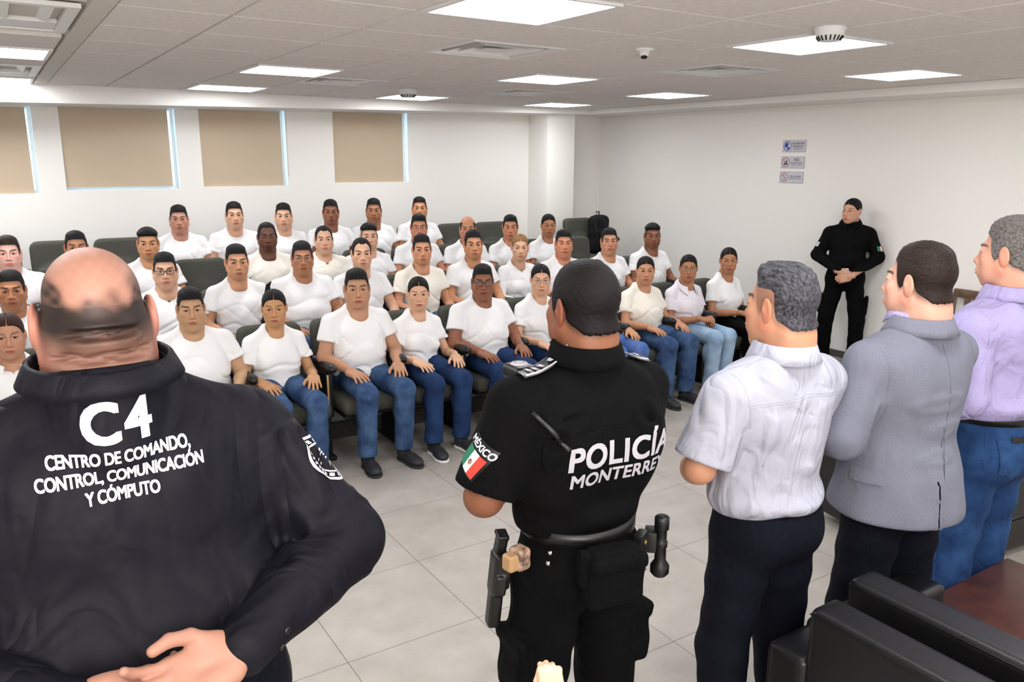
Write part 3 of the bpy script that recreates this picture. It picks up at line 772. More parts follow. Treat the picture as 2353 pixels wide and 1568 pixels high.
    # ---- trousers and shoes
    if sp.get('legs', True):
        kw = sp.get('knees', .105+.02*b); rt = (.080 if fem else .078)+.024*b; hem = sp.get('hem', .062)
        kz = .505; ky = .44
        P = Field((-.30, -.22, .05), (.30, .58, .66), res)
        P.e((0, -.01, .56), (ww+.012, wd+.008, .09), .04); P.e((0, -.04, .52), (ww+.03, .12+.03*b, .085), .04)
        for s in (-1, 1):
            P.c((s*.085, 0, .525), (s*kw, ky, kz-.004), rt, .064+.008*b, .025)
            P.c((s*kw, ky, kz-.004), (s*(kw+.0), ky-.035, .10), .062+.008*b, hem, .02)
            P.e((s*(kw), ky-.06, .36), (.056, .06, .12), .02)
        P.add(folds(.003, 36)); P.plane((0, 0, .085), (0, 0, -1)); P.plane((0, 0, .60), (0, 0, 1))
        clothmesh('trousers', P, M[sp.get('bottom', 'denim')], root)
        if sp.get('belt'):
            bb = MB(); bb.lathe([(1, .0), (1.02, .0), (1.02, .034), (1, .034)], 36)
            Vv = bb.V[0]; Vv[:, 0] *= ww+.022; Vv[:, 1] *= wd+.022; Vv[:, 2] += .585; Vv[:, 1] += .0
            bb.build('belt', M['wood'], root, True)
        if sp.get('shoes', True):
            sm, so = sp.get('shoe', ('black_shoe', None))
            for s in (-1, 1): shoe(root, (s*(kw+.0), ky-.02, 0), -s*.12, M[sm], M[so] if so else None)
    return root

# ------------------------------------------------------------ standing people
def bvh_of(o):
    return BVHTree.FromPolygons([v.co for v in o.data.vertices], [p.vertices for p in o.data.polygons])
def drop(bvh, p, d, far=.8, fallback=None):
    d = Vector(d).normalized(); h = bvh.ray_cast(Vector(p)-d*far, d)
    if h[0] is None: return (Vector(fallback) if fallback is not None else None), None
    return h[0], h[1]
def on_surface(name, bvh, pts, d, r, mat, parent, off=0., n=5, step=.012):
    """a seam, strap or line laid on the cloth"""
    P = []
    for a, b in zip(pts[:-1], pts[1:]):
        a, b = Vector(a), Vector(b); k = max(1, int((b-a).length/step))
        P += [a+(b-a)*i/k for i in range(k)]
    P.append(Vector(pts[-1])); Q = []
    for p in P:
        h, nn = drop(bvh, p, d)
        if h is not None: Q.append(np.array(h+nn*off))
    if len(Q) < 2: return None
    return MB().tube(Q, r, n).build(name, mat, parent, True)
def patch(name, bvh, poly, d, ux, uy, org, mat, parent, off=.0015, div=6, thick=0.):
    """flat shape (2D polygon in ux,uy about org) wrapped on the cloth along d"""
    bm = bmesh.new(); vs_ = [bm.verts.new((p[0], p[1], 0)) for p in poly]; bm.faces.new(vs_)
    bmesh.ops.triangulate(bm, faces=bm.faces)
    for _ in range(div):
        ed = [e for e in bm.edges if e.calc_length() > .014]
        if not ed: break
        bmesh.ops.subdivide_edges(bm, edges=ed, cuts=1); bmesh.ops.triangulate(bm, faces=[f for f in bm.faces if len(f.verts) > 3])
    return wrap(name, bm, bvh, d, ux, uy, org, mat, parent, off)
def wrap(name, bm, bvh, d, ux, uy, org, mat, parent, off):
    ux, uy, org = Vector(ux), Vector(uy), Vector(org); dead = []
    dn = Vector(d).normalized()
    for v in bm.verts:
        p = org+ux*v.co.x+uy*v.co.y; h, nn = drop(bvh, p, d)
        if h is None: dead.append(v); continue
        v.co = h-dn*off*(.6)+nn*off
    if dead: bmesh.ops.delete(bm, geom=dead, context='VERTS')
    bmesh.ops.recalc_face_normals(bm, faces=bm.faces)
    me = bpy.data.meshes.new(name); bm.to_mesh(me); bm.free()
    me.polygons.foreach_set('use_smooth', np.ones(len(me.polygons), bool))
    return link(name, me, mat, parent)
def text_mesh(s, size, bold=.02, space=1.0, sx=1., shear=0.):
    cu_ = bpy.data.curves.new('t', 'FONT'); cu_.body = s; cu_.size = size; cu_.offset = bold*size; cu_.align_x = 'CENTER'; cu_.align_y = 'CENTER'; cu_.space_character = space; cu_.shear = shear
    cu_.resolution_u = 4
    o = bpy.data.objects.new('t', cu_); C.objects.link(o); dg = bpy.context.evaluated_depsgraph_get()
    me = bpy.data.meshes.new_from_object(o.evaluated_get(dg)); bpy.data.objects.remove(o); bpy.data.curves.remove(cu_)
    bm = bmesh.new(); bm.from_mesh(me); bpy.data.meshes.remove(me)
    bmesh.ops.remove_doubles(bm, verts=bm.verts, dist=1e-5)
    for v in bm.verts: v.co.x *= sx
    return bm
def lettering(name, s, size, bvh, d, ux, uy, org, mat, parent, bold=.02, space=1., sx=1., off=.0016, rot=0., maxe=.010):
    bm = text_mesh(s, size, 0, space, sx)
    if bold:                                              # a heavier face: the outline laid down nine times, slightly apart
        base = bm.copy(); dl = bold*size*.9
        for dx in (-dl, 0, dl):
            for dy in (-dl, 0, dl):
                if dx == 0 and dy == 0: continue
                c2 = base.copy()
                for v in c2.verts: v.co.x += dx; v.co.y += dy
                tm = bpy.data.meshes.new('t'); c2.to_mesh(tm); c2.free(); bm.from_mesh(tm); bpy.data.meshes.remove(tm)
        base.free()
    c_, s_ = math.cos(rot), math.sin(rot)
    for v in bm.verts: v.co.x, v.co.y = v.co.x*c_-v.co.y*s_, v.co.x*s_+v.co.y*c_
    for _ in range(5):
        ed = [e for e in bm.edges if e.calc_length() > maxe]
        if not ed: break
        bmesh.ops.subdivide_edges(bm, edges=ed, cuts=1); bmesh.ops.triangulate(bm, faces=[f for f in bm.faces if len(f.verts) > 3])
    return wrap(name, bm, bvh, d, ux, uy, org, mat, parent, off)

def standing(sp, loc, height, rz=0.):
    """local +Y is forward; sizes for a 1.72 m figure, scaled by k"""
    k = height/1.72; root = thing('person', sp['label'], 'person', loc, rz)
    b = sp.get('b', .4); fem = sp.get('female', False); res = sp.get('res', .0065)
    sp.setdefault('fat', b*.8); sp.setdefault('neck_to', -.165)
    g = lambda *v: np.array(v, float)*k
    sx = sp.get('sx', (.165 if fem else .188)+.02*b)*k; shz = sp.get('shz', 1.415)*k
    cw = sp.get('cw', (.140 if fem else .165)+.035*b)*k; cd_ = sp.get('cd', .105+.03*b)*k
    ww = sp.get('ww', (.120 if fem else .140)+.06*b)*k; wd = sp.get('wd', .10+.06*b)*k
    hw = sp.get('hw', (.160 if fem else .155)+.035*b)*k; hd = sp.get('hd', .115+.03*b)*k
    ra = sp.get('ra', (.040 if fem else .048)+.012*b)*k; rf = sp.get('rf', (.034 if fem else .040)+.008*b)*k
    hs = sp.get('hs', 1.0); hz = height-.118*hs-.012+sp.get('hzo', 0); hy = sp.get('hy', .0)
    S = {s: np.array((s*sx, sp.get('shy', -.005)*k, shz-.050*k)) for s in (-1, 1)}
    E_ = {s: g(*sp['elbow'][s]) for s in (-1, 1)}; W_ = {s: g(*sp['wrist'][s]) for s in (-1, 1)}
    lo = np.minimum(np.minimum(E_[-1], E_[1]), np.minimum(W_[-1], W_[1])); hi = np.maximum(np.maximum(E_[-1], E_[1]), np.maximum(W_[-1], W_[1]))
    lo = np.minimum(lo-.10*k, (-cw-.1, -cd_-.14, 1.*k)); hi = np.maximum(hi+.10*k, (cw+.1, wd+.16, shz+.16))
    # skin
    A = Field((lo[0], lo[1], min(lo[2], .98*k)), (hi[0], hi[1], shz+.12), .007)
    A.c((0, 0, 1.05*k), (0, 0, shz-.06), .07, .08, .02); A.c((0, -.02, shz-.05), (0, -.02+hy*.5, shz+.08), .055, .052, .02)
    for s in (-1, 1):
        A.c((0, 0, shz-.05), S[s]-np.array((0, 0, .02)), .04, ra-.006, .02); A.c(S[s]-np.array((0, 0, .02)), E_[s], ra-.004, ra-.010, .02)
        mdp = E_[s]+(W_[s]-E_[s])*.35
        A.c(E_[s], mdp, ra-.010, rf, .02); A.c(mdp, W_[s], rf, .026*k, .02)
    extra = [A.mesh(1)]
    for s in (-1, 1):
        hd_ = sp['hands'][s]; extra.append(place_hand(hd_[0], W_[s], hd_[1], hd_[2], left=(s < 0), scale=sp.get('handscale', 1.03), h=sp.get('hh', .0032)))
    body, T, H = add_head(root, sp, (0, hy, hz), sp.get('yaw', 0), sp.get('pitch', 0), hs, extra, sp.get('hres', .0025))
    # shirt
    hemz = sp.get('hem', 1.0)*k
    Sf = Field((lo[0], lo[1], min(hemz-.03, lo[2])), (hi[0], hi[1], shz+.14), res)
    Sf.e((0, 0, 1.25*k), (cw+.012, cd_+.012, .20*k), .04)
    Sf.e((0, sp.get('bely', .02)*k, 1.09*k), (ww+.012, wd+.012, .18*k), .05)
    if fem:
        for s in (-1, 1): Sf.e((s*.070*k, .075*k, 1.27*k), (.055, .050, .055), .04)
    else:
        for s in (-1, 1): Sf.e((s*.08*k, .045*k, 1.31*k), (.08*k, .07*k, .09*k), .05)
    for s in (-1, 1):
        Sf.e((s*.085*k, -cd_*.45, 1.33*k), (.085*k, .065*k, .11*k), .05)
        tp = sp.get('trap', 0); Sf.c((s*(.04+.06*tp)*k, -.015*k, shz+(.018+.034*tp)*k), S[s]+np.array((0, 0, -.008)), (.034+.02*tp)*k, ra+.008, .03)
        Sf.c((s*.03*k, -.025*k, shz+(.012+.038*tp)*k), (s*.06*k, -.02*k, shz-.05*k), .055*k, .07*k, .04)
        Sf.e((s*sx*.50, -.02*k, shz-.065*k), (sx*.6, .075*k, .075*k), .05)
    Sf.c((-hw*.45, 0, hemz+.02), (hw*.45, 0, hemz+.02), hw*.6, hw*.6, .04)
    if sp.get('broad'):
        for s in (-1, 1): Sf.e((s*.105*k, -.060*k, 1.235*k), (.115*k, .082*k, .17*k), .05)
    if sp.get('skirt'):                                                         # jacket skirt falling over the seat
        Sf.e((0, -.01*k, hemz+.10*k), (hw+.03*k, hd+.035*k, .20*k), .05); Sf.e((0, -.01*k, hemz), (hw+.045*k, hd+.050*k, .15*k), .05)
    if sp.get('blouse'): bl = sp['blouse']; Sf.e((0, 0, hemz+.045*k), (ww+bl*k, wd+bl*k, .055*k), .03)
    sl = sp.get('sleeve', .85); ez = sp.get('ease', .016)
    for s in (-1, 1):
        d = E_[s]-S[s]; dn = d/np.linalg.norm(d)
        if sl < 1.5:
            Sf.c(S[s]+np.array((0, 0, -.012)), E_[s]+dn*.05, ra+ez, ra+ez*1.25, .03, cut=(S[s]+d*sl, dn))
        else:
            f = W_[s]-E_[s]; L_ = np.linalg.norm(f); fn_ = f/L_
            Sf.c(S[s]+np.array((0, 0, -.012)), E_[s], ra+ez, ra+ez*.7, .03)
            Sf.c(E_[s], E_[s]+f*.96, ra+ez*.7, .036*k+ez*.5, .02); Sf.c(E_[s]+f*.80, W_[s]+fn_*.02, .036*k+ez*.3, .037*k+ez*.35, .008, cut=(W_[s], fn_))
    for fz in sp.get('folds', []): Sf.add(folds(*fz))
    for fn in sp.get('creases', []):                                              # (a, b, depth, width): a groove pressed into the cloth
        a, b_, dep, wdt = fn; a = g(*a); b_ = g(*b_)
        q, X, Y, Z = Sf.sl(np.minimum(a, b_)-wdt*3, np.maximum(a, b_)+wdt*3)
        dd = cap(X, Y, Z, a, b_, 0, 0); Sf.D[q] += (dep*np.exp(-(dd/wdt)**2)-.6*dep*np.exp(-((dd-wdt*1.7)/wdt)**2)).astype(np.float32)
    nr_ = sp.get('neckhole', .068)*k; ny = sp.get('necky', -.022)*k; top_ = shz+sp.get('stand', .070)*k
    Sf.c((0, ny-.008, shz-.02), (0, ny, top_+.02), nr_+.010, nr_, .014)
    q, X, Y, Z = Sf.sl((-nr_-.05, ny-nr_-.06, top_-.03), (nr_+.05, ny+nr_+.08, shz+.14)); Sf.D[q] = smax(Sf.D[q], (Z-top_-.15*(-(Y-ny)))+0*X, .004)
    Sf.plane((0, 0, hemz), (0, 0, -1), .012)
    top = clothmesh(sp.get('topname', 'shirt'), Sf, M[sp['top']], root, 2)
    # trousers
    P = Field((-.34*k, -.30*k, .03), (.34*k, .30*k, 1.10*k), sp.get('pres', .008))
    wt = sp.get('waist', 1.03)
    P.e((0, 0, 1.0*k), (min(ww, hw)+.002, max(wd-.01, hd-.01), .14*k), .03)
    P.e((0, -.015*k, .90*k), (hw, hd+.012, .13*k), .05)
    lw = sp.get('legw', .090+.02*b)*k; st = sp.get('stance', .11)
    for s in (-1, 1):
        P.c((s*.088*k, -.005, .86*k), (s*st*k, .015*k, .48*k), lw, lw*.80, .035); P.c((s*st*k, .015*k, .48*k), (s*st*1.05*k, -.025*k, .06), lw*.80, sp.get('cuff', .072)*k, .03)
        P.e((s*.072*k, -.062*k, .885*k), (.082*k, .070*k, .095*k), .04)
        if sp.get('cargo'): P.b((s*(st*k+lw*.72), -.01, .62*k), (.018, .065, .085), .016, .02); P.b((s*(st*k+lw*.77), -.01, .70*k), (.016, .070, .022), .010, .006)
    P.add(folds(.005, 30, .45*k, .35*k)); P.add(folds(.003, 22))
    P.plane((0, 0, .055), (0, 0, -1)); P.plane((0, 0, wt*k), (0, 0, 1))
    tro = clothmesh('trousers', P, M[sp['bottom']], root, 2)
    if sp.get('belt'):
        V, Q = P.mesh(2); z0, z1 = (wt-.030)*k, (wt+.006)*k
        m_ = MB(); ring = []; bv = BVHTree.FromPolygons([Vector(v) for v in V], [list(map(int, q)) for q in Q])
        n = 64; VV = []
        for i in range(n):
            a = i*2*PI/n; dr = Vector((math.cos(a), math.sin(a), 0)); h = bv.ray_cast(Vector((0, 0, (wt-.03)*k))+dr*.5, -dr)[0]
            r_ = math.hypot(h.x, h.y) if h else .17
            for rr, zz in ((-.006, z0), (.006, z0), (.007, z1), (-.006, z1)): VV.append((dr.x*(r_+rr), dr.y*(r_+rr), zz))
        m_.add(VV, [(i*4+j, i*4+(j+1) % 4, ((i+1) % n)*4+(j+1) % 4, ((i+1) % n)*4+j) for i in range(n) for j in range(4)])
        m_.build('belt', M[sp['belt']], root, True)
    for s in (-1, 1): shoe(root, (s*st*1.05*k, -.02*k, 0), -s*.15, M['black_shoe'])
    if sp.get('collar'):
        cp = dict(hgt=.034, fall=.042, gap=.5, tilt=.25, flare=.018); cp.update(sp['collar'] if isinstance(sp['collar'], dict) else {})
        cr_ = cp.pop('r', 0); cp.pop('y', 0); cp.pop('z', 0); cr_ = nr_+.010
        collar(top, 'collar', (0, ny-.003, top_-.022), cr_, cr_*1.03, M[sp.get('collarmat', sp['top'])], **cp)
    return root, top, tro, body, k
CLASP = dict(elbow={-1: (-.265, .03, 1.135), 1: (.265, .03, 1.135)}, wrist={-1: (-.070, .225, 1.03), 1: (.070, .235, 1.045)},
             hands={-1: ('clasp', (.8, .35, -.25), (-.1, .9, .4)), 1: ('clasp', (-.8, .35, -.2), (.1, .9, .4))})

# ================================================================ THE ROOM
WX, WY, XL, YB = 7.15, 8.80, -2.6, -2.6      # right wall, window wall, left wall, wall behind
ZC = 2.573
def struct(o): o['kind'] = 'structure'; return o
MB().box((XL-.1, YB-.1, -.1), (WX+.1, WY+.6, 0)).build('floor', M['floor'], kind='structure')
# window wall with four openings (x0, x1, z0) up to the fascia
wins = [(-.62, .41, 1.62), (.63, 1.655, 1.645), (1.885, 2.775, 1.665), (3.31, 4.235, 1.69)]
wt = lambda x: 2.405+.0176*x       # underside of the dropped border along the window wall
mb = MB(); xs = XL
for x0, x1, z0 in wins:
    mb.box((xs, WY, 0), (x0, WY+.16, ZC)); mb.box((x0, WY, 0), (x1, WY+.16, z0)); mb.box((x0, WY, wt(x0)+.03), (x1, WY+.16, ZC)); xs = x1
mb.box((xs, WY, 0), (WX+.1, WY+.16, ZC))
mb.build('wall_back', M['wall'], kind='structure')
MB().box((WX, YB, 0), (WX+.1, WY, ZC)).build('wall_right', M['wall'], kind='structure')
MB().box((XL-.1, YB, 0), (XL, WY, ZC)).build('wall_left', M['wall'], kind='structure')
MB().box((XL, YB-.1, 0), (WX, YB, ZC)).build('wall_front', M['wall'], kind='structure')
# square column in the window wall
MB().box((5.95, 8.38, 0), (6.38, WY, ZC)).build('trim_1', M['column'], kind='structure', bevel=.006)
# suspended ceiling: tiles with recessed bars
TX0, TXS, TY0, TYS = 1.592, .61, 3.179, .595
XR, YR = 6.48, 8.20        # where the tile field ends and the plaster border begins
panels = [(0, -1), (3, -1), (0, 4), (3, 3), (6, 4), (6, 0), (0, 8), (3, 7), (6, 8), (-4, 4) , (-3, 0), (-3, 4), (-3, 7), (-3, 8), (3, -6), (6, -5), (0, -6), (-3, -5), (-6, 0), (-6, 4), (-6, -5)]
panels = [(0, -1), (3, -1), (6, 0), (0, 4), (3, 3), (6, 4), (0, 7), (3, 7), (6, 7), (3, -4), (0, -4), (6, -4), (3, -7), (0, -7), (6, -7)]
left_panels = [(-1.72, 5.32, 1.22), (-1.72, 8.0, 1.22)]
vents = [(1, 1), (4, 1), (1, 5), (4, 5)]
tl = MB(); bars = MB()
used = set(panels) | set(vents)
i0 = int(math.floor((.70-TX0)/TXS)); 
xs_ = [TX0+TXS*i for i in range(i0, 9)]
ys_ = [TY0+TYS*j for j in range(-10, 10)]
BX = .52                    # the wide flat bar that separates the left bay
def clipbox(x0, x1, y0, y1):
    x0, x1, y0, y1 = max(x0, BX), min(x1, XR), max(y0, YB), min(y1, YR)
    if x1-x0 < .06 or y1-y0 < .04: return
    tl.box((x0+.008, y0+.0065, ZC), (x1-.008, y1-.0065, ZC+.02))
for i in range(-3, 9):
    for j in range(-10, 10):
        if (i, j) in used: continue
        clipbox(TX0+TXS*i, TX0+TXS*(i+1), TY0+TYS*j, TY0+TYS*(j+1))
for j in range(-10, 10):    # left bay
    y0, y1 = TY0+TYS*j, TY0+TYS*(j+1)
    for k in range(5):
        x1_ = BX-.10-.61*k; x0_ = x1_-.61
        if x0_ < XL or y1 > YR+.01: continue
        cyb = (y0+y1)/2
        if k < 2 and any(abs(cyb-c) < .6 for c in (4.32, 7.0+.3)): continue
        if k < 2 and j in (4, 8, -2): continue
        tl.box((x0_+.006, y0+.005, ZC), (x1_-.006, min(y1, YR)-.005, ZC+.02))
ceil = tl.build('ceiling', M['tile'], kind='structure')
b2 = MB(); b2.box((XL, YB, ZC+.02), (WX, WY, ZC+.05)); b2.box((BX-.09, YB, ZC-.004), (BX, YR, ZC+.02)); b2.build('ceiling_bars', M['tbar'], ceil)
# plaster border, lower than the tiles, along the window wall and the right wall
pb = MB()
V = [(XL, YR, ZC), (XR, YR, ZC), (XL, YR, wt(XL)), (XR, YR, wt(XR)), (XL, WY, wt(XL)), (XR, WY, wt(XR))]
pb.add(V, [(0, 1, 3, 2), (2, 3, 5, 4)])
V = [(XR, YB, ZC), (XR, YR, ZC), (XR, YB, 2.49), (XR, YR, wt(XR)), (WX, YB, 2.49), (WX, WY, wt(WX)), (XR, WY, wt(XR))]
pb.add(V, [(0, 1, 3, 2), (2, 3, 5, 4)]); pb.add([V[3], V[6], V[5]], [(0, 1, 2)])
pb.build('trim_2', M['plaster'], kind='structure')
# skirting boards and the stepped platform of the auditorium
RISE = [0, .12, .24, .36]
PY = [0, 5.22, 6.15, 7.12]
MB().box((WX-.015, YB, 0), (WX, PY[1], .07)).build('baseboard_right', M['skirting'], kind='structure', bevel=.003)
sk = MB()
for k in range(1, 4): sk.box((WX-.015, PY[k], RISE[k]), (WX, PY[k+1] if k < 3 else WY, RISE[k]+.07))
sk.box((5.8+1.32, PY[1]-.02, 0), (WX, PY[1], .19))
sk.build('baseboard_back', M['skirting'], kind='structure')
pf = MB()
for k in range(1, 4): pf.box((XL+.02, PY[k], 0 if k == 1 else RISE[k-1]), (WX-.001, WY-.001, RISE[k]))
pf.build('trim_3', M['riser'], kind='structure')

def rim(m_, x0, y0, x1, y1, w_, lo, hi, ax='xy'):
    """four strips of a rectangular frame that meet without overlapping"""
    for q in ((x0, y0, x1, y0+w_), (x0, y1-w_, x1, y1), (x0, y0+w_, x0+w_, y1-w_), (x1-w_, y0+w_, x1, y1-w_)):
        if ax == 'xy': m_.box((q[0], q[1], lo), (q[2], q[3], hi))
        else: m_.box((q[0], lo, q[1]), (q[2], hi, q[3]))
# windows: glass, slim frame, roller blind
blab = ['beige roller blind cut off by the left edge of the picture', 'widest beige roller blind, with a bright gap under its hem', 'beige roller blind third from the left, over the left centre rows', 'beige roller blind nearest the white column']
for n, (x0, x1, z0) in enumerate(wins):
    f = MB(); y = WY+.10; z1 = wt(x0)+.03
    rim(f, x0, z0, x1, z1, .03, y, y+.04, 'xz')
    wf = f.build('window_%d' % (n+1), M['white_metal'], kind='structure')
    MB().box((x0+.02, y+.018, z0+.02), (x1-.02, y+.022, z1-.02)).build('glass', M['window_glass'], wf)
    bx0, bx1 = x0+.004, x1-[.045, .062, .045, .060][n]; bz = z0+[.0, .030, .004, .002][n]
    t = thing('roller_blind', blab[n], 'window blind', ((bx0+bx1)/2, WY+.03, z1), 0, 'beige roller blinds')
    hw_ = (bx1-bx0)/2; L_ = z1-bz
    m_ = MB(); NN = 14; V = []
    for i in range(NN+1):
        for j in range(9):
            zz = -L_*j/8; xx = -hw_+2*hw_*i/NN
            V.append((xx, .003*math.sin(i*1.3+n)*(j/8), zz))
    m_.add(V, [(i*9+j, i*9+j+1, (i+1)*9+j+1, (i+1)*9+j) for i in range(NN) for j in range(8)])
    m_.build('blind_fabric', M['blind'], t, True)
    MB().box((-hw_, -.006, -L_-.004), (hw_, .006, -L_+.012)).build('hem_bar', M['blind'], t, bevel=.003)
    MB().tube([(-hw_, 0, -.012), (hw_, 0, -.012)], .016, 12).build('roller', M['white_metal'], t, True)
    if n in (2, 3):
        MB().tube([(hw_+.052, -.035, -.02), (hw_+.053, -.036, -L_*.88)], .003, 6).build('pull_cord', M['white_metal'], t, True)

# ceiling light panels
def ceiling_light(cx_, cy_, sx_, sy_, label):
    t = thing('ceiling_light', label, 'ceiling light', (cx_, cy_, ZC), 0, 'square ceiling light panels')
    f = MB(); w_ = .022
    rim(f, -sx_, -sy_, sx_, sy_, w_, -.010, .02)
    f.build('frame', M['white_metal'], t)
    a, b_ = sx_-w_, sy_-w_; r = .02; pts = []
    for ccx, ccy, a0 in ((a-r, b_-r, 0), (-a+r, b_-r, 90), (-a+r, -b_+r, 180), (a-r, -b_+r, 270)):
        for q in range(5): an = math.radians(a0+q*22.5); pts.append((ccx+r*math.cos(an), ccy+r*math.sin(an)))
    n = len(pts); V = [(0, 0, -.006)]+[(p[0], p[1], -.006) for p in pts]
    MB().add(V, [(0, 1+(k+1) % n, 1+k) for k in range(n)]).build('diffuser', M['panel'], t)
    return t
plabels = {(0, -1): 'largest light panel, cut by the top edge above the black-uniformed officer', (3, -1): 'square light panel directly below the vented smoke detector', (6, 0): 'light panel at the right edge of the picture',
           (0, 4): 'light panel in the left half of the ceiling, between two vents', (3, 3): 'light panel in mid ceiling between the dome camera and a vent', (6, 4): 'light panel over the right wall border, left of the three signs',
           (0, 7): 'small light panel over the gap right of the widest blind', (3, 7): 'light panel over the blind nearest the column, under the small detector', (6, 7): 'far light panel just above the square column'}
for (i, j) in panels:
    ceiling_light(TX0+TXS*(i+.5), TY0+TYS*(j+.5), TXS/2-.005, TYS/2-.004, plabels.get((i, j), 'light panel of the ceiling behind the camera'))
ceiling_light(-.19, 5.83, .60, .295, 'long light panel cut by the left edge, between two louvred air units')
ceiling_light(-.19, 7.95, .60, .295, 'farthest light panel at the left edge, above the first blind')
ceiling_light(-.19, TY0-TYS*.5, .60, .295, 'light panel of the ceiling behind the camera'); ceiling_light(-.19, -1., .60, .295, 'light panel of the ceiling behind the camera')
# square louvred vents
def vent(cx_, cy_, label):
    t = thing('ceiling_vent', label, 'air vent', (cx_, cy_, ZC), 0, 'square ceiling air vents')
    hx, hy = TXS/2-.005, TYS/2-.004
    f = MB()
    rim(f, -hx, -hy, hx, hy, .022, -.006, .012)
    f.build('frame', M['white_metal'], t)
    MB().box((-hx+.01, -hy+.04, .10), (hx-.04, hy-.04, .11)).build('duct_opening', M['dark_gap'], t)
    for k, (a, b_) in enumerate(((.214, .160), (.150, .100), (.086, .0))):
        m_ = MB(); z0, z1 = -.002, .055
        V = [(sx*c*(1 if True else 1), sy*c*(hy/hx), z) for c, z in ((a, z0), (b_ if b_ else .0001, z1 if k < 2 else .0)) for sx, sy in ((-1, -1), (1, -1), (1, 1), (-1, 1))]
        m_.add(V, [(q, (q+1) % 4, 4+(q+1) % 4, 4+q) for q in range(4)]); m_.build('louvre', M['white_metal'], t)
    MB().box((-hx+.05, .02, .05), (hx-.05, .05, .09)).build('damper', M['dark_gap'], t)
    return t
for (i, j), lb in zip(vents, ('square vent in mid ceiling, left of the dome camera', 'square vent at right, beside the panel under the detector', 'small square vent left of the small cone detector', 'small far square vent between two light panels')):
    vent(TX0+TXS*(i+.5), TY0+TYS*(j+.5), lb)
def linear_unit(cx_, cy_, label):
    t = thing('air_unit', label, 'air vent', (cx_, cy_, ZC), 0, 'long louvred air units')
    f = MB(); a, b_ = .60, .42
    rim(f, -a, -b_, a, b_, .05, -.006, .012)
    f.build('frame', M['white_metal'], t)
    MB().box((-a+.03, -b_+.03, .12), (a-.03, b_-.03, .13)).build('duct_opening', M['dark_gap'], t)
    MB().box((-a+.05, b_-.30, .0), (a-.05, b_-.05, .02)).build('panel', M['white_metal'], t, bevel=.004)
    for k in range(6):
        x = a-.09-.16*k; V = []
        for q in range(7):
            an = q/6*1.2; V += [(x-.07*math.sin(an)*1.1, -b_+.06, .10-.10*math.cos(an)-.0), (x-.07*math.sin(an)*1.1, b_-.31, .10-.10*math.cos(an))]
        MB().add(V, [(2*q, 2*q+1, 2*q+3, 2*q+2) for q in range(6)]).build('vane', M['white_metal'], t, True)
    return t
linear_unit(-.19, 4.33, 'large louvred air unit in the top left corner')
linear_unit(-.19, 7.05, 'farther louvred air unit between two left light panels')
# detectors, dome camera
def detector(x, y, s, label):
    t = thing('smoke_detector', label, 'smoke detector', (x, y, ZC), 0)
    MB().lathe([(0, 0), (.062*s, 0), (.062*s, -.010*s), (.056*s, -.014*s), (.056*s, -.030*s), (.052*s, -.034*s)], 28).build('base', M['white_metal'], t, True)
    MB().lathe([(.052*s, -.034*s), (.040*s, -.052*s), (.034*s, -.054*s), (0, -.054*s)], 28).build('cover', M['white_metal'], t, True)
    m_ = MB()
    for q in range(18):
        a = q*2*PI/18; m_.tube([((.0525)*s*math.cos(a), .0525*s*math.sin(a), -.036*s), (.041*s*math.cos(a), .041*s*math.sin(a), -.0525*s)], .0032*s, 5)
    m_.build('grille', M['dark_gap'], t, True)
detector(3.34, 2.47, 1.15, 'round white smoke detector with dark grille, near the right ceiling panel')
detector(3.27, 6.78, 1.35, 'small cone shaped detector above the far light panel')
t = thing('dome_camera', 'small white dome camera with black lens on the ceiling', 'camera', (3.15, 3.52, ZC))
MB().lathe([(0, 0), (.055, 0), (.055, -.008), (.030, -.016), (.028, -.030)], 28).build('base', M['white_metal'], t, True)
MB().lathe([(.026*math.cos(a), -.030-.026*math.sin(a)) for a in np.linspace(-.6, PI/2, 10)], 24).build('lens_ball', M['white_metal'], t, True)
MB().lathe([(.0268*math.sin(a), -.0268*math.cos(a)) for a in np.linspace(.8, 0.0, 8)], 24).build('lens', M['gun'], t, True)
bpy.data.objects['lens'].location = (0, 0, 0) if False else bpy.data.objects['lens'].location
o = [c_ for c_ in t.children if c_.name.startswith('lens') and 'ball' not in c_.name][0]; o.location = (-.003, -.003, -.030); o.rotation_euler = (-.35, .30, 0)

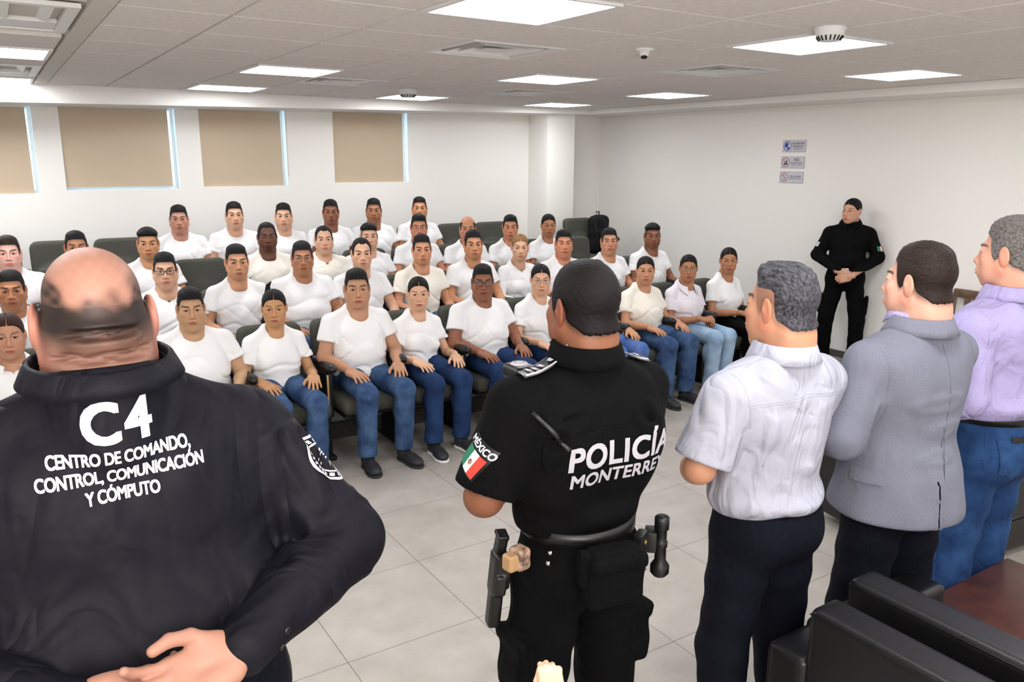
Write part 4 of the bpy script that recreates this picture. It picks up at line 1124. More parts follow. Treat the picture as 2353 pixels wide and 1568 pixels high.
# wall signs
def sign(y0, y1, z0, z1, rows, icon, label):
    t = thing('wall_sign', label, 'sign', (WX, (y0+y1)/2, (z0+z1)/2), -PI/2, 'signs on the right wall')
    wq, hq = abs(y1-y0)/2, (z1-z0)/2
    MB().box((-wq, -.006, -hq), (wq, 0, hq)).build('plate', M['sign_edge'], t, bevel=.002)
    MB().box((-wq+.006, -.0068, -hq+.006), (wq-.006, -.0055, hq-.006)).build('face', M['sign'], t)
    def flat(bm, mat, name, cx_, cz_):
        for v in bm.verts: v.co = Vector((v.co.x+cx_, -.0072, v.co.y+cz_))
        me = bpy.data.meshes.new(name); bm.to_mesh(me); bm.free(); link(name, me, mat, t)
    for s, size, cx_, cz_ in rows: flat(text_mesh(s, size, .012), M['ink'], 'lettering', cx_, cz_)
    r = hq*.80; cx_ = -wq+hq*1.0
    ring = MB(); n = 32; V = [(cx_+rr*math.cos(a), -.0071, rr*math.sin(a)) for rr in (r, r*.86) for a in np.linspace(0, 2*PI, n+1)]
    ring.add(V, [(k, k+1, n+2+k, n+1+k) for k in range(n)])
    ring.build('icon_ring', M['blue_ink'] if icon == 0 else M['red_ink'], t)
    ic = MB()
    def disc(x, z, rx, rz, a=0):
        V = [(cx_+x, -.0072, z)]+[(cx_+x+rx*math.cos(q)*math.cos(a)-rz*math.sin(q)*math.sin(a), -.0072, z+rx*math.cos(q)*math.sin(a)+rz*math.sin(q)*math.cos(a)) for q in np.linspace(0, 2*PI, 17)[:-1]]
        ic.add(V, [(0, 1+k, 1+(k+1) % 16) for k in range(16)])
    if icon == 0: disc(-.012, .010, .020, .028, -.5); disc(.012, -.022, .016, .014, .3)
    elif icon == 1: disc(.010, .0, .008, .022); disc(.004, -.020, .024, .006); disc(-.012, -.010, .006, .018, -.7)
    else: disc(0, .020, .016, .003); disc(-.006, .006, .020, .003, -.6); disc(.004, -.010, .020, .003, .5); disc(0, -.024, .014, .003)
    ic.build('icon', M['blue_ink'] if icon == 0 else (M['ink'] if icon == 1 else M['red_ink']), t)
    if icon: MB().box((-r*.9, -.0075, -.0028), (r*.9, -.0070, .0028), R=rotm('y', .78), c=(cx_, 0, 0)).build('bar', M['red_ink'], t)
sign(5.74, 5.45, 2.055, 2.178, [('GUARDAR', .033, .050, .026), ('SILENCIO', .032, .050, -.004), ('Y COMPOSTURA', .016, .050, -.032)], 0, 'topmost wall sign with a blue round symbol, reading GUARDAR SILENCIO')
sign(5.745, 5.45, 1.888, 2.010, [('NO', .042, .050, .026), ('INTRODUCIR', .024, .050, -.006), ('ALIMENTOS O BEBIDAS', .0135, .050, -.028)], 1, 'middle wall sign with a dark figure in a red ring, reading NO INTRODUCIR')
sign(5.75, 5.45, 1.735, 1.855, [('CELULARES', .028, .050, .008), ('EN MODO SILENCIO', .016, .050, -.016)], 2, 'lowest wall sign with a red ring, reading CELULARES')
# wooden chair by the right wall
t = thing('wooden_chair', 'dark wooden chair with slatted back behind the two men at right', 'chair', (6.86, 3.50, 0), PI/2)
for sx in (-1, 1):
    MB().tube([(sx*.20, -.19, 0), (sx*.20, -.20, .45), (sx*.21, -.25, .86)], [.02, .022, .018], 10).build('rear_leg', M['wood'], t, True)
    MB().tube([(sx*.20, .20, 0), (sx*.20, .20, .43)], [.016, .022], 10).build('front_leg', M['wood'], t, True)
MB().box((-.23, -.22, .42), (.23, .23, .46)).build('seat', M['wood'], t, bevel=.012)
MB().box((-.225, -.265, .80), (.225, -.225, .875)).build('top_rail', M['wood'], t, bevel=.014)
for xq in (-.10, 0, .10): MB().box((xq-.022, -.25, .46), (xq+.022, -.232, .81)).build('slat', M['wood'], t, bevel=.006)

# ================================================================ AUDITORIUM SEATS
def make_seat():
    t = thing('auditorium_seat', 'x', 'seat')
    F_ = Field((-.26, -.42, .38), (.26, -.14, .93), .010)
    R = rotm('x', .13)
    F_.b((0, -.265, .62), (.222, .038, .26), .036, .01, R=R); F_.b((0, -.295, .67), (.21, .035, .21), .034, .03, R=R)
    F_.e((0, -.225, .58), (.17, .03, .10), .04, R=R)
    def round2(X, Y, Z):
        qx = np.abs(X)-.222+.085; qz = np.abs(Z-.62)-.262+.085
        return np.sqrt(np.maximum(qx, 0)**2+np.maximum(qz, 0)**2)+np.minimum(np.maximum(qx, qz), 0)-.085+0*Y
    X, Y, Z = F_.ax[0][:, None, None], F_.ax[1][None, :, None], F_.ax[2][None, None, :]; F_.D = smax(F_.D, round2(X, Y, Z), .02)
    V, Q = F_.mesh(2); link('backrest', mesh_from('backrest', V, Q), M['seat_fabric'], t)
    MB().box((-.20, -.34, .34), (.20, -.315, .80), R=None).build('back_shell', M['seat_plastic'], t, bevel=.012)
    F_ = Field((-.25, -.26, .28), (.25, .36, .50), .010)
    F_.b((0, .045, .385), (.215, .255, .055), .05, .01); F_.e((0, .20, .40), (.20, .10, .05), .03)
    V, Q = F_.mesh(2); link('seat_cushion', mesh_from('seat_cushion', V, Q), M['seat_fabric'], t)
    MB().box((-.19, -.2, .30), (.19, .24, .345)).build('seat_pan', M['seat_plastic'], t, bevel=.015)
    for sx in (-1, 1):
        if sx == 1: continue
        x = sx*.25
        a = Field((x-.05, -.20, .58), (x+.05, .26, .70), .008); a.c((x, -.13, .635), (x, .18, .640), .028, .028, .01); a.e((x, .18, .640), (.032, .05, .026), .02)
        V, Q = a.mesh(2); link('armrest', mesh_from('armrest', V, Q), M['seat_plastic'], t)
        MB().box((x-.018, -.16, .0), (x+.018, .10, .62)).build('side_frame', M['seat_plastic'], t, bevel=.01)
        MB().box((x-.016, .06, .30), (x+.016, .16, .60)).build('hinge_bracket', M['seat_plastic'], t, bevel=.01)
        MB().box((x-.022, -.20, 0), (x+.022, .16, .03)).build('foot', M['seat_plastic'], t, bevel=.006)
        w_ = MB().box((x+.020, -.16, .34), (x+.030, .17, .60)).build('writing_tablet', M['seat_plastic'], t, bevel=.004)
        MB().box((x+.019, .168, .34), (x+.031, .180, .60)).build('tan_edge', M['tan_edge'], w_, bevel=.003)
    return t
def dup(src, loc, rz, label=None, group=None):
    r = src.copy(); C.objects.link(r); r.location = loc; r.rotation_euler = (0, 0, rz)
    if label: r['label'] = label
    if group: r['group'] = group
    for ch in list(src.children):
        c = ch.copy(); C.objects.link(c); c.parent = r
        for g_ in ch.children:
            d = g_.copy(); C.objects.link(d); d.parent = c
    return r
SEATY = [4.98, 5.92, 6.86, 7.80]
proto = make_seat(); first = True
ordn = ['front', 'second', 'third', 'back']
EMPTY = {(2, 3): 'empty grey-green seat in the third row, left of the man with receding hair', (2, 11): 'empty seat in the third row with its back to the wall corner',
         (3, 0): 'empty seat of the back row at the left edge', (3, 1): 'empty back row seat behind the man hidden by the bald head', (3, 2): 'empty back row seat just right of the bald man\'s head',
         (3, 9): 'wide looking empty back row seat behind the balding man', (3, 10): 'empty back row seat behind the slim man with cropped hair', (3, 12): 'back row seat right of the column, carrying the black backpack'}
seats = {}
for r_ in range(4):
    for k in range(13 if r_ == 3 else 12):
        if (r_, k) == (3, 11): continue
        x = .5*k-.045 + (.02 if r_ == 0 else 0)
        if r_ == 3 and k == 12: x = 6.24
        if r_ == 0 and k == 1: x = .455
        lb = EMPTY.get((r_, k), 'dark grey-green auditorium seat with black armrest in the %s row, under a seated person' % ordn[r_])
        gp = 'occupied auditorium seats of the %s row' % ordn[r_] if (r_, k) not in EMPTY else 'empty auditorium seats'
        loc = (x, SEATY[r_], RISE[r_])
        if first:
            proto.location = loc; proto.rotation_euler = (0, 0, PI); proto['label'] = lb; proto['group'] = gp; s_ = proto; first = False
        else: s_ = dup(proto, loc, PI, lb, gp)
        seats[(r_, k)] = s_
# backpack on the last seat of the back row
t = thing('backpack', 'black backpack lying on the back row seat right of the column', 'backpack', (6.44, 7.92, .36+.44), .3)
F_ = Field((-.22, -.18, -.02), (.22, .18, .52), .010); F_.b((0, 0, .24), (.15, .09, .24), .07, .02); F_.b((0, -.08, .17), (.11, .05, .13), .04, .015); F_.add(folds(.006, 30))
F_.plane((0, 0, .003), (0, 0, -1))
V, Q = F_.mesh(2); link('bag_body', mesh_from('bag_body', V, Q), M['backpack'], t)
MB().tube([(-.03, .02, .47), (-.03, .02, .52), (.03, .02, .52), (.03, .02, .47)], .008, 8).build('handle', M['backpack'], t, True)
MB().tube([(-.10, -.02, .44), (-.19, -.10, .30), (-.17, -.12, .10)], [.012, .016, .012], 8).build('strap', M['backpack'], t, True)

# ================================================================ SEATED AUDIENCE
def face(x, y, f=.85):        # head turned towards the speaker's end of the room, near the camera
    return -math.atan2(x, y)*f
HRES = {0: .0026, 1: .0028, 2: .0032, 3: .0034}
people = [
 # row, x, z of head top, dict
 (0, -.01, 1.145, dict(label='woman in a white polo at the left edge, auburn hair pulled back, frowning', female=True, tone='mid', hair='pulled', hmat='hair_auburn', b=.5, neckline='polo', topname='polo_shirt', hs=1.0)),
 (0, .95, 1.21, dict(label='stocky man in white T-shirt with flat cropped hair, just right of the bald man', tone='mid', hair='fade', b=.85, fat=.6)),
 (0, 1.43, 1.155, dict(label='young woman in white T-shirt with a tuft of tied hair above her head, front row', female=True, tone='mid', hair='pulled', b=.35, fat=.25, tuft=True, lips=(176, 92, 88))),
 (0, 2.00, 1.25, dict(label='broad man in white T-shirt, hands spread on his thighs, centre of the front row', tone='mid', hair='fade', b=.75, fat=.5, knees=.13, hs=1.06, shoe=('black_shoe', None))),
 (0, 2.46, 1.16, dict(label='slim woman with centre parting and black white-soled sneakers, front row', female=True, tone='light', hair='pulled', b=.12, fat=.05, bottom='denim_dark', shoe=('black_shoe', 'white_sole'), lips=(178, 96, 92))),
 (0, 2.99, 1.215, dict(label='heavy dark skinned man in black rimmed glasses, front row, left of the officer', tone='brown', hair='fade', b=.9, fat=.75, glasses='thick', bottom='denim_dark')),
 (0, 3.50, 1.18, dict(label='woman in thin glasses half hidden by the officer\'s head', female=True, tone='light', hair='pulled', b=.3, glasses='thin', bottom='denim_dark')),
 (0, 4.06, 1.18, dict(label='person in light violet-blue jeans, face hidden behind the officer\'s head', female=True, tone='mid', hair='pulled', b=.3, bottom='denim_mid')),
 (0, 4.60, 1.175, dict(label='sturdy woman in cream T-shirt and blue flared jeans, right of the officer', female=True, tone='mid', hair='pulled', b=.65, fat=.4, top='cream_tee', neckline='scoop', bottom='denim', hem=.075)),
 (0, 5.09, 1.16, dict(label='woman in glasses, pale polo and light blue jeans with a brown belt', female=True, tone='tan', hair='pulled', b=.4, fat=.3, glasses='thin', neckline='polo', top='pink_polo', topname='polo_shirt', bottom='denim_light', pose='lap', belt=True, knees=.08)),
 (0, 5.60, 1.195, dict(label='woman in white T-shirt and black trousers at the right end of the front row', female=True, tone='tan', hair='pulled', b=.25, bottom='black_trouser', pose='lap')),
 (1, .05, 1.265, dict(label='dark haired man in white T-shirt at the left edge, second row', tone='tan', hair='short', b=.6)),
 (1, .98, 1.325, dict(label='man in thick black glasses and white V-neck, beside the bald man\'s head', tone='light', hair='curly', b=.6, glasses='thick', neckline='vee')),
 (1, 1.45, 1.355, dict(label='slim young man with faded hair and tattooed forearm, second row', tone='mid', hair='fade', b=.3, hs=1.02)),
 (1, 1.95, 1.355, dict(label='heavy man in thin glasses, leaning forward in the second row', tone='tan', hair='short', b=.9, glasses='thin', fat=.6)),
 (1, 2.44, 1.36, dict(label='thin faced man with slicked dark hair, right of the man in thin glasses', tone='light', hair='receding', b=.35, neckline='crew')),
 (1, 2.95, 1.36, dict(label='young man with a curly fringe and scooped neckline, behind the slim front row woman', tone='mid', hair='curly', b=.3, neckline='scoop', top='cream_tee')),
 (1, 3.45, 1.375, dict(label='faintly smiling man with short dark hair, above the man in black rimmed glasses', tone='mid', hair='short', b=.45)),
 (1, 3.93, 1.315, dict(label='blonde woman in a long sleeved white V-neck', female=True, tone='light', hair='pulled', hmat='hair_blond', b=.15, neckline='vee', sleeve=2, topname='long_sleeved_top')),
 (1, 4.42, 1.335, dict(label='round faced man behind the officer\'s head, second row', tone='mid', hair='fade', b=.7)),
 (1, 4.97, 1.33, dict(label='man with downcast eyes and receding hair, right of the officer\'s head', tone='mid', hair='short', b=.6, open=.35)),
 (1, 5.53, 1.355, dict(label='man with a tall curly quiff at the right end of the second row', tone='brown', hair='swoop', b=.5, beard=.35)),
 (2, .06, 1.405, dict(label='older pale man in white T-shirt at the left edge, third row', tone='pale', hair='short', hmat='hair_brown', b=.6)),
 (2, .50, 1.42, dict(label='man whose face is cut off by the top of the bald head', tone='tan', hair='short', b=.4)),
 (2, 1.01, 1.425, dict(label='young man with a side swept fringe, right of the bald head, third row', tone='mid', hair='swoop', b=.4)),
 (2, 1.96, 1.435, dict(label='very dark skinned man with thinning curls, third row', tone='dark', hair='receding', b=.5, beard=.3, top='cream_tee')),
 (2, 2.45, 1.385, dict(label='light skinned balding man in a V-neck T-shirt, third row', tone='light', hair='receding', b=.6, neckline='vee', top='cream_tee')),
 (2, 2.90, 1.39, dict(label='thick haired man half hidden behind the thin faced man, third row', tone='light', hair='swoop', b=.4)),
 (2, 3.40, 1.455, dict(label='man in tinted glasses with wavy hair, third row', tone='mid', hair='curly', b=.4, glasses='thin')),
 (2, 3.93, 1.42, dict(label='balding man in front of the wide empty back row seat', tone='mid', hair='bald', b=.5)),
 (2, 4.43, 1.415, dict(label='slim man with cropped hair left of the column, third row', tone='mid', hair='short', b=.2)),
 (2, 4.92, 1.405, dict(label='dark haired woman in front of the column, third row', female=True, tone='tan', hair='pulled', b=.5, neckline='scoop')),
 (3, 1.43, 1.54, dict(label='leftmost man of the back row, buzzed hair and round shoulders', tone='mid', hair='fade', b=.7)),
 (3, 1.93, 1.56, dict(label='second man from the left in the back row, light skinned', tone='light', hair='short', b=.6)),
 (3, 2.39, 1.535, dict(label='third man from the left in the back row, rosy face', tone='light', hair='fade', b=.75)),
 (3, 2.89, 1.56, dict(label='fourth man from the left in the back row, darker skin and short curls', tone='brown', hair='short', b=.45)),
 (3, 3.36, 1.56, dict(label='fifth man from the left in the back row, reddish face and goatee', tone='tan', hair='fade', b=.6, beard=.3)),
 (3, 3.88, 1.565, dict(label='rightmost man of the back row, head raised', tone='mid', hair='fade', b=.6, pitch=.08)),
]
for n, (r_, x, zt, sp) in enumerate(people):
    y = SEATY[r_]+.02
    sp['yaw'] = face(x, y)+rnd.uniform(-.07, .07); sp['hres'] = HRES[r_]; sp.setdefault('lean', rnd.uniform(-.012, .012))
    sp.setdefault('pitch', rnd.uniform(-.02, .05))
    if r_ >= 2: sp['res'] = .010; sp['hh'] = .004
    else: sp['res'] = .0075
    if r_ == 0: sp['hh'] = .0028
    if sp['tone'] == 'mid': sp['tone'] = tuple(v+rnd.randint(-8, 8) for v in TONES['mid'])
    sp.setdefault('group', 'white shirted people of the %s row' % ordn[r_])
    sp['shoes'] = r_ < 2
    ht = zt-RISE[r_]
    o = seated(sp, (x, y, RISE[r_]), ht)
    st__ = min((abs(seats[q].location.x-x), q) for q in seats if q[0] == r_)[1]
    wd_s = sp['label'].replace(',', '').split()
    wd_s = wd_s[:11]
    while wd_s[-1] in ('in', 'a', 'of', 'the', 'his', 'with', 'and', 'on', 'by', 'at', 'left', 'right', 'above', 'behind', 'white', 'front', 'second', 'third', 'just', 'from', 'her', 'short', 'face', 'black', 'back'): wd_s.pop()
    seats[st__]['label'] = 'seat under the '+' '.join(wd_s)
    if sp.get('tuft'):
        h_ = [c_ for c_ in o.children if c_.name.startswith('hair')][0]
        MB().tube([(.0, -.09, ht-.05), (-.01, -.11, ht+.01), (-.030, -.10, ht+.035)], [.024, .014, .003], 10).build('hair_tuft', M['hair_black'], h_, True)

# ================================================================ STANDING PEOPLE
def K(v, k): return tuple(np.array(v)/k)
# ---- the bald man, seen from behind, hands clasped behind his back
kb = 1.83/1.72
bald_sp = dict(label='broad bald man in charcoal shirt lettered C4, hands clasped behind his back', tone=(172, 126, 108), hair='bald', b=1.35, fat=.70, hs=1.0, detail=True,
    neck=1.22, neck_back=.004, hres=.0022, hzo=.012, neckhole=.086, necky=-.040, stand=.105, sx=.235/kb, shz=1.525/kb, cw=.285/kb, cd=.165/kb, ww=.335/kb, wd=.225/kb, hw=.28/kb, hd=.20/kb, ra=.066/kb, rf=.056/kb, res=.0065,
    elbow={-1: K((-.405, -.10, 1.245), kb), 1: K((.388, -.10, 1.235), kb)}, wrist={-1: K((-.10, -.300, 1.175), kb), 1: K((.125, -.315, 1.200), kb)},
    hands={-1: ('loose', (.95, -.05, -.05), (.1, -1, .2)), 1: ('loose', (-.90, -.10, -.12), (-.05, .6, -.9))}, handscale=1.10, hh=.0022,
    trap=.6, top='charcoal', bottom='navy', hem=.86, sleeve=2, ease=.016, bely=.0, collar=dict(r=.088, y=-.040, z=.094, hgt=.034, fall=.034, tilt=-.05, flare=.014), stance=.13, legw=.11,
    folds=[(.0035, 14)], creases=[((.20, -.20, 1.36), (.30, -.10, 1.13), .014, .016), ((.185, -.2, 1.30), (.28, -.15, 1.02), .010, .02), ((-.22, -.2, 1.34), (-.28, -.1, 1.1), .012, .02),
      ((.36, -.14, 1.215), (.43, -.02, 1.19), .012, .010), ((.30, -.18, 1.17), (.43, -.08, 1.15), .012, .011), ((.26, -.22, 1.135), (.38, -.16, 1.10), .010, .010), ((.34, -.12, 1.24), (.44, -.05, 1.23), .010, .009),
      ((.30, -.06, 1.37), (.36, -.12, 1.26), .008, .010), ((.26, -.08, 1.38), (.31, -.14, 1.27), .008, .010)], yaw=0)
root, top, tro, body, k = standing(bald_sp, (.125, 1.50, 0), 1.83)
bv = bvh_of(top); F = (0, 1, 0)
on_surface('yoke_seam', bv, [(-.33, 0, 1.545), (-.15, 0, 1.612), (0, 0, 1.618), (.15, 0, 1.612), (.28, 0, 1.575)], F, .0014, M['black_trouser'], top, n=4)
Z = (0, 0, 1); X_ = (1, 0, 0)
lettering('lettering', 'C4', .092, bv, F, X_, Z, (.004, 0, 1.558), M['embroid'], top, bold=.034, space=1.16, sx=.88, maxe=.012)
lettering('lettering', 'CENTRO DE COMANDO,', .0285, bv, F, X_, Z, (.006, 0, 1.504), M['embroid'], top, bold=.028, space=.96, sx=.68, maxe=.008)
lettering('lettering', 'CONTROL, COMUNICACI\u00d3N', .0285, bv, F, X_, Z, (.006, 0, 1.474), M['embroid'], top, bold=.028, space=.96, sx=.68, maxe=.008)
lettering('lettering', 'Y C\u00d3MPUTO', .0285, bv, F, X_, Z, (.002, 0, 1.443), M['embroid'], top, bold=.028, space=.96, sx=.68, maxe=.008)
def roundel(bv, d, ux, uy, org, r, parent, mat, name='badge', spokes=12):
    def ring(r0, r1):
        bm = bmesh.new(); n = 28
        a = [bm.verts.new((r0*math.cos(q*2*PI/n), r0*math.sin(q*2*PI/n), 0)) for q in range(n)]; b_ = [bm.verts.new((r1*math.cos(q*2*PI/n), r1*math.sin(q*2*PI/n), 0)) for q in range(n)]
        for q in range(n): bm.faces.new((a[q], a[(q+1) % n], b_[(q+1) % n], b_[q]))
        return bm
    o = wrap(name, ring(r*.9, r), bv, d, ux, uy, org, mat, parent, .0018)
    wrap('inner_ring', ring(r*.60, r*.66), bv, d, ux, uy, org, mat, o, .0018)
    bm = bmesh.new()
    for q in range(spokes*2):
        a0 = q*PI/spokes; a1 = a0+PI/spokes*.5
        bm.faces.new([bm.verts.new((rr*math.cos(a), rr*math.sin(a), 0)) for rr, a in ((r*.70, a0), (r*.84, a0), (r*.84, a1), (r*.70, a1))])
    wrap('badge_rim', bm, bv, d, ux, uy, org, mat, o, .0018)
    bm = bmesh.new()
    for y0, w_ in ((-.34, .5), (-.18, .8), (-.02, .7), (.14, .4), (.30, .25)):
        bm.faces.new([bm.verts.new((x*r*.55, (y0+dy)*r, 0)) for x, dy in ((-w_, 0), (w_, 0), (w_*.8, .09), (-w_*.8, .09))])
    wrap('badge_emblem', bm, bv, d, ux, uy, org, mat, o, .0018)
    return o
roundel(bv, (-1, .25, 0), (0, -1, 0), (0, .15, 1), (.40, -.085, 1.405), .045, top, M['embroid'])
# cuff buttons
for p in ((.205, -.4, 1.212), (.195, -.4, 1.185)):
    h, nn = drop(bv, p, F)
    if h:
        t_ = MB().lathe([(0, .003), (.0035, .003), (.0042, .0035), (.0055, .003), (.0062, .0)], 16); o = t_.build('button', M['gun'], top, True)
        o.location = h; o.rotation_euler = nn.to_track_quat('Z', 'Y').to_euler()

# ---- the officer in black
ko = 1.735/1.72
off_sp = dict(label='police officer in black short sleeved uniform lettered POLICÍA, back to the camera', tone=(134, 86, 62), hair='buzz', hmat='hair_buzz', b=.75, fat=.35, hs=1.02, detail=True, hres=.0022,
    sx=.192, shz=1.408, stand=.082, cw=.208, cd=.135, ww=.150, wd=.115, hw=.17, hd=.14, ra=.058, rf=.046, res=.006,
    elbow={-1: (-.285, .0, 1.125), 1: (.262, .10, 1.11)}, wrist={-1: (-.085, .225, 1.07), 1: (.07, .235, 1.08)}, hands=CLASP['hands'],
    broad=True, top='black_cloth', bottom='black_trouser', hem=1.0, waist=1.02, sleeve=.92, ease=.022, blouse=.014, belt='gun', cargo=True, collar=dict(r=.070, y=-.016, z=.048, hgt=.034, fall=.046, tilt=-.05, flare=.012), stance=.125, legw=.105, cuff=.085,
    folds=[(.004, 18)], creases=[((.10, -.16, 1.34), (.20, -.05, 1.20), .012, .016), ((-.15, -.15, 1.30), (-.20, -.02, 1.2), .012, .016), ((-.08, -.16, 1.35), (-.16, -.12, 1.33), .010, .012), ((-.12, -.15, 1.08), (.1, -.16, 1.06), .008, .014)], yaw=.10)
root, top, tro, body, k = standing(off_sp, (1.255, 1.60, 0), 1.735, -.06)
bv = bvh_of(top); bt = bvh_of(tro)
lettering('lettering', 'POLIC\u00cdA', .088, bv, F, X_, Z, (.034, 0, 1.250), M['reflect'], top, bold=.030, space=1.04)
lettering('lettering', 'MONTERREY', .053, bv, F, X_, Z, (.034, 0, 1.190), M['reflect'], top, bold=.028, space=1.02)
on_surface('yoke_seam', bv, [(-.21, 0, 1.315), (0, 0, 1.325), (.21, 0, 1.315)], F, .0009, M['black_trouser'], top, n=4)
on_surface('panel_seam', bv, [(-.03, 0, 1.315), (.16, 0, 1.315), (.17, 0, 1.14), (-.05, 0, 1.13), (-.03, 0, 1.315)], F, .0008, M['black_trouser'], top, n=4)
# flag patch on the left sleeve
Sd = Vector((-.985, -.17, 0)).normalized(); fx0 = Vector((.17, -.985, 0)).normalized(); fx = fx0*math.cos(.5)-Vector((0, 0, 1))*math.sin(.5); fy = fx0*math.sin(.5)+Vector((0, 0, 1))*math.cos(.5)
FO = Vector((-.255, -.012, 1.255)); dd = -Sd
pt = patch('flag_patch', bv, [(-.040, -.040), (.040, -.040), (.040, .045), (-.040, .045)], dd, fx, fy, FO, M['gun'], top, .0022)
for q, mt in enumerate(('green', 'white', 'red')):
    x0 = -.034+.0226*q; patch('flag_stripe', bv, [(x0, -.036), (x0+.0226, -.036), (x0+.0226, .016), (x0, .016)], dd, fx, fy, FO, M[mt], pt, .0034)
patch('flag_emblem', bv, [(.006*math.cos(a), -.010+.007*math.sin(a)) for a in np.linspace(0, 2*PI, 13)[:-1]], dd, fx, fy, FO, M['camo'], pt, .0046)
lettering('lettering', 'M\u00c9XICO', .023, bv, dd, fx, fy, FO+fy*.030, M['embroid'], pt, bold=.03, off=.0038)
# shoulder boards
for s in (-1, 1):
    DN = (0, 0, -1); org = (s*.125, -.012, 1.5); ux = Vector((s*1, .0, 0)); uy = Vector((0, 1, 0))
    ep = patch('epaulette', bv, [(-.075, -.026), (.070, -.032), (.070, .032), (-.075, .026)], DN, ux, uy, org, M['gun'], top, .006)
    for sg in (-1, 1):
        patch('silver_edge', bv, [(-.070, sg*.020), (.066, sg*.024), (.066, sg*.031), (-.070, sg*.026)], DN, ux, uy, org, M['reflect'], ep, .0085)
    for q in range(3):
        x0 = .0+.020*q; patch('rank_bar', bv, [(x0, -.014), (x0+.010, -.010), (x0+.010, .014), (x0, .010)], DN, ux, uy, org, M['reflect'], ep, .0085)
    m_ = MB(); V = []
    patch('rank_star', bv, [(-.028+(.013 if q % 2 == 0 else .007)*math.cos(q*PI/8), (.013 if q % 2 == 0 else .007)*math.sin(q*PI/8)) for q in range(16)], DN, ux, uy, org, M['reflect'], ep, .0085)
# radio cord and hanging strap over the left shoulder
on_surface('radio_cord', bv, [(-.205, 0, 1.375), (-.185, 0, 1.35), (-.15, 0, 1.305), (-.135, 0, 1.285)], F, .0065, M['gun'], root, .004, 8)
patch('strap_end', bv, [(-.016, .03), (.016, .035), (.012, -.045), (-.010, -.055), (-.022, -.02)], F, X_, Z, (-.172, 0, 1.285), M['black_trouser'], top, .006)
rad = thing('shoulder_radio', 'black shoulder microphone with a round silver badge on the officer\'s left shoulder', 'radio', (0, 0, 0)); 
for o_ in (rad,): o_.location = (1.255-.150, 1.60+.062, 1.436)
F_ = Field((-.06, -.06, -.05), (.06, .06, .05), .003); F_.b((0, 0, 0), (.034, .042, .020), .014, .004); V, Q = F_.mesh(2); link('case', mesh_from('case', V, Q), M['gun'], rad)
MB().lathe([(0, .024), (.020, .0235), (.024, .020)], 28, (0, .004, 0)).build('round_badge', M['reflect'], rad, True)
MB().lathe([(.012, .0245), (.014, .0245)], 28, (0, .004, 0)).build('badge_ring', M['gun'], rad, True)
# duty belt and what hangs on it
def on_hip(ang, z, bvx, off=0.):
    dr = Vector((math.sin(ang), -math.cos(ang), 0)); h = bvx.ray_cast(Vector((0, 0, z))+dr*.5, -dr)[0]
    p = (h if h else dr*.17)+dr*off
    return p, dr
def child(o, p, dr, tilt=0.):
    o.location = p; o.rotation_euler = (tilt, 0, math.atan2(dr.y, dr.x)+PI/2)    # local -Y points outwards
# rear pouch
p, dr = on_hip(-.14, .95, bt, .045)
F_ = Field((-.12, -.08, -.11), (.12, .08, .11), .004); F_.b((0, 0, 0), (.082, .040, .078), .028, .004); F_.b((0, -.010, .048), (.078, .040, .022), .015, .004); F_.b((-.085, .0, .03), (.012, .016, .05), .008, .006); F_.add(folds(.0025, 50))
V, Q = F_.mesh(2); o = link('belt_pouch', mesh_from('belt_pouch', V, Q), M['black_trouser'], root); child(o, p, dr)
# holster with pistol at the left hip
p, dr = on_hip(-1.76, .905, bt, .036)
hol = link('holster', None, None, root) if False else None
F_ = Field((-.05, -.05, -.20), (.06, .05, .09), .0035); F_.b((0, 0, -.02), (.030, .020, .06), .010, .004); F_.b((-.004, 0, -.10), (.022, .018, .08), .010, .006); F_.b((.012, .0, -.045), (.026, .016, .030), .008, .004); F_.b((0, .016, -.01), (.034, .010, .045), .006, .004)
V, Q = F_.mesh(1); hol = link('holster', mesh_from('holster', V, Q), M['gun'], root); child(hol, p, dr, -.10)
F_ = Field((-.03, -.03, .0), (.05, .03, .12), .003); F_.b((-.006, 0, .05), (.018, .014, .045), .006, .003, R=rotm('y', .22)); F_.b((-.002, 0, .088), (.021, .016, .006), .003, .002, R=rotm('y', .22))
V, Q = F_.mesh(1); link('pistol_grip', mesh_from('pistol_grip', V, Q), M['gun'], hol)
# magazine pouch, tan
p, dr = on_hip(-1.36, .965, bt, .042)
F_ = Field((-.05, -.04, -.05), (.05, .04, .05), .003); F_.b((0, 0, 0), (.024, .022, .030), .010, .003)
V, Q = F_.mesh(2); mp_ = link('magazine_pouch', mesh_from('magazine_pouch', V, Q), M['camo'], root); child(mp_, p, dr, 0)
F_ = Field((-.04, -.08, -.04), (.04, .02, .04), .003); F_.b((0, -.028, -.002), (.019, .020, .023), .008, .003); V, Q = F_.mesh(2); link('magazine', mesh_from('magazine', V, Q), M['tan_poly'], mp_)
for zz in (.992, .968):
    p, dr = on_hip(-1.0, zz-.008, bt, .010); o = MB().lathe([(0, .006), (.005, .005), (.007, .0)], 14).build('belt_stud', M['chrome'], root, True); o.location = p; o.rotation_euler = dr.to_track_quat('Z', 'Y').to_euler()
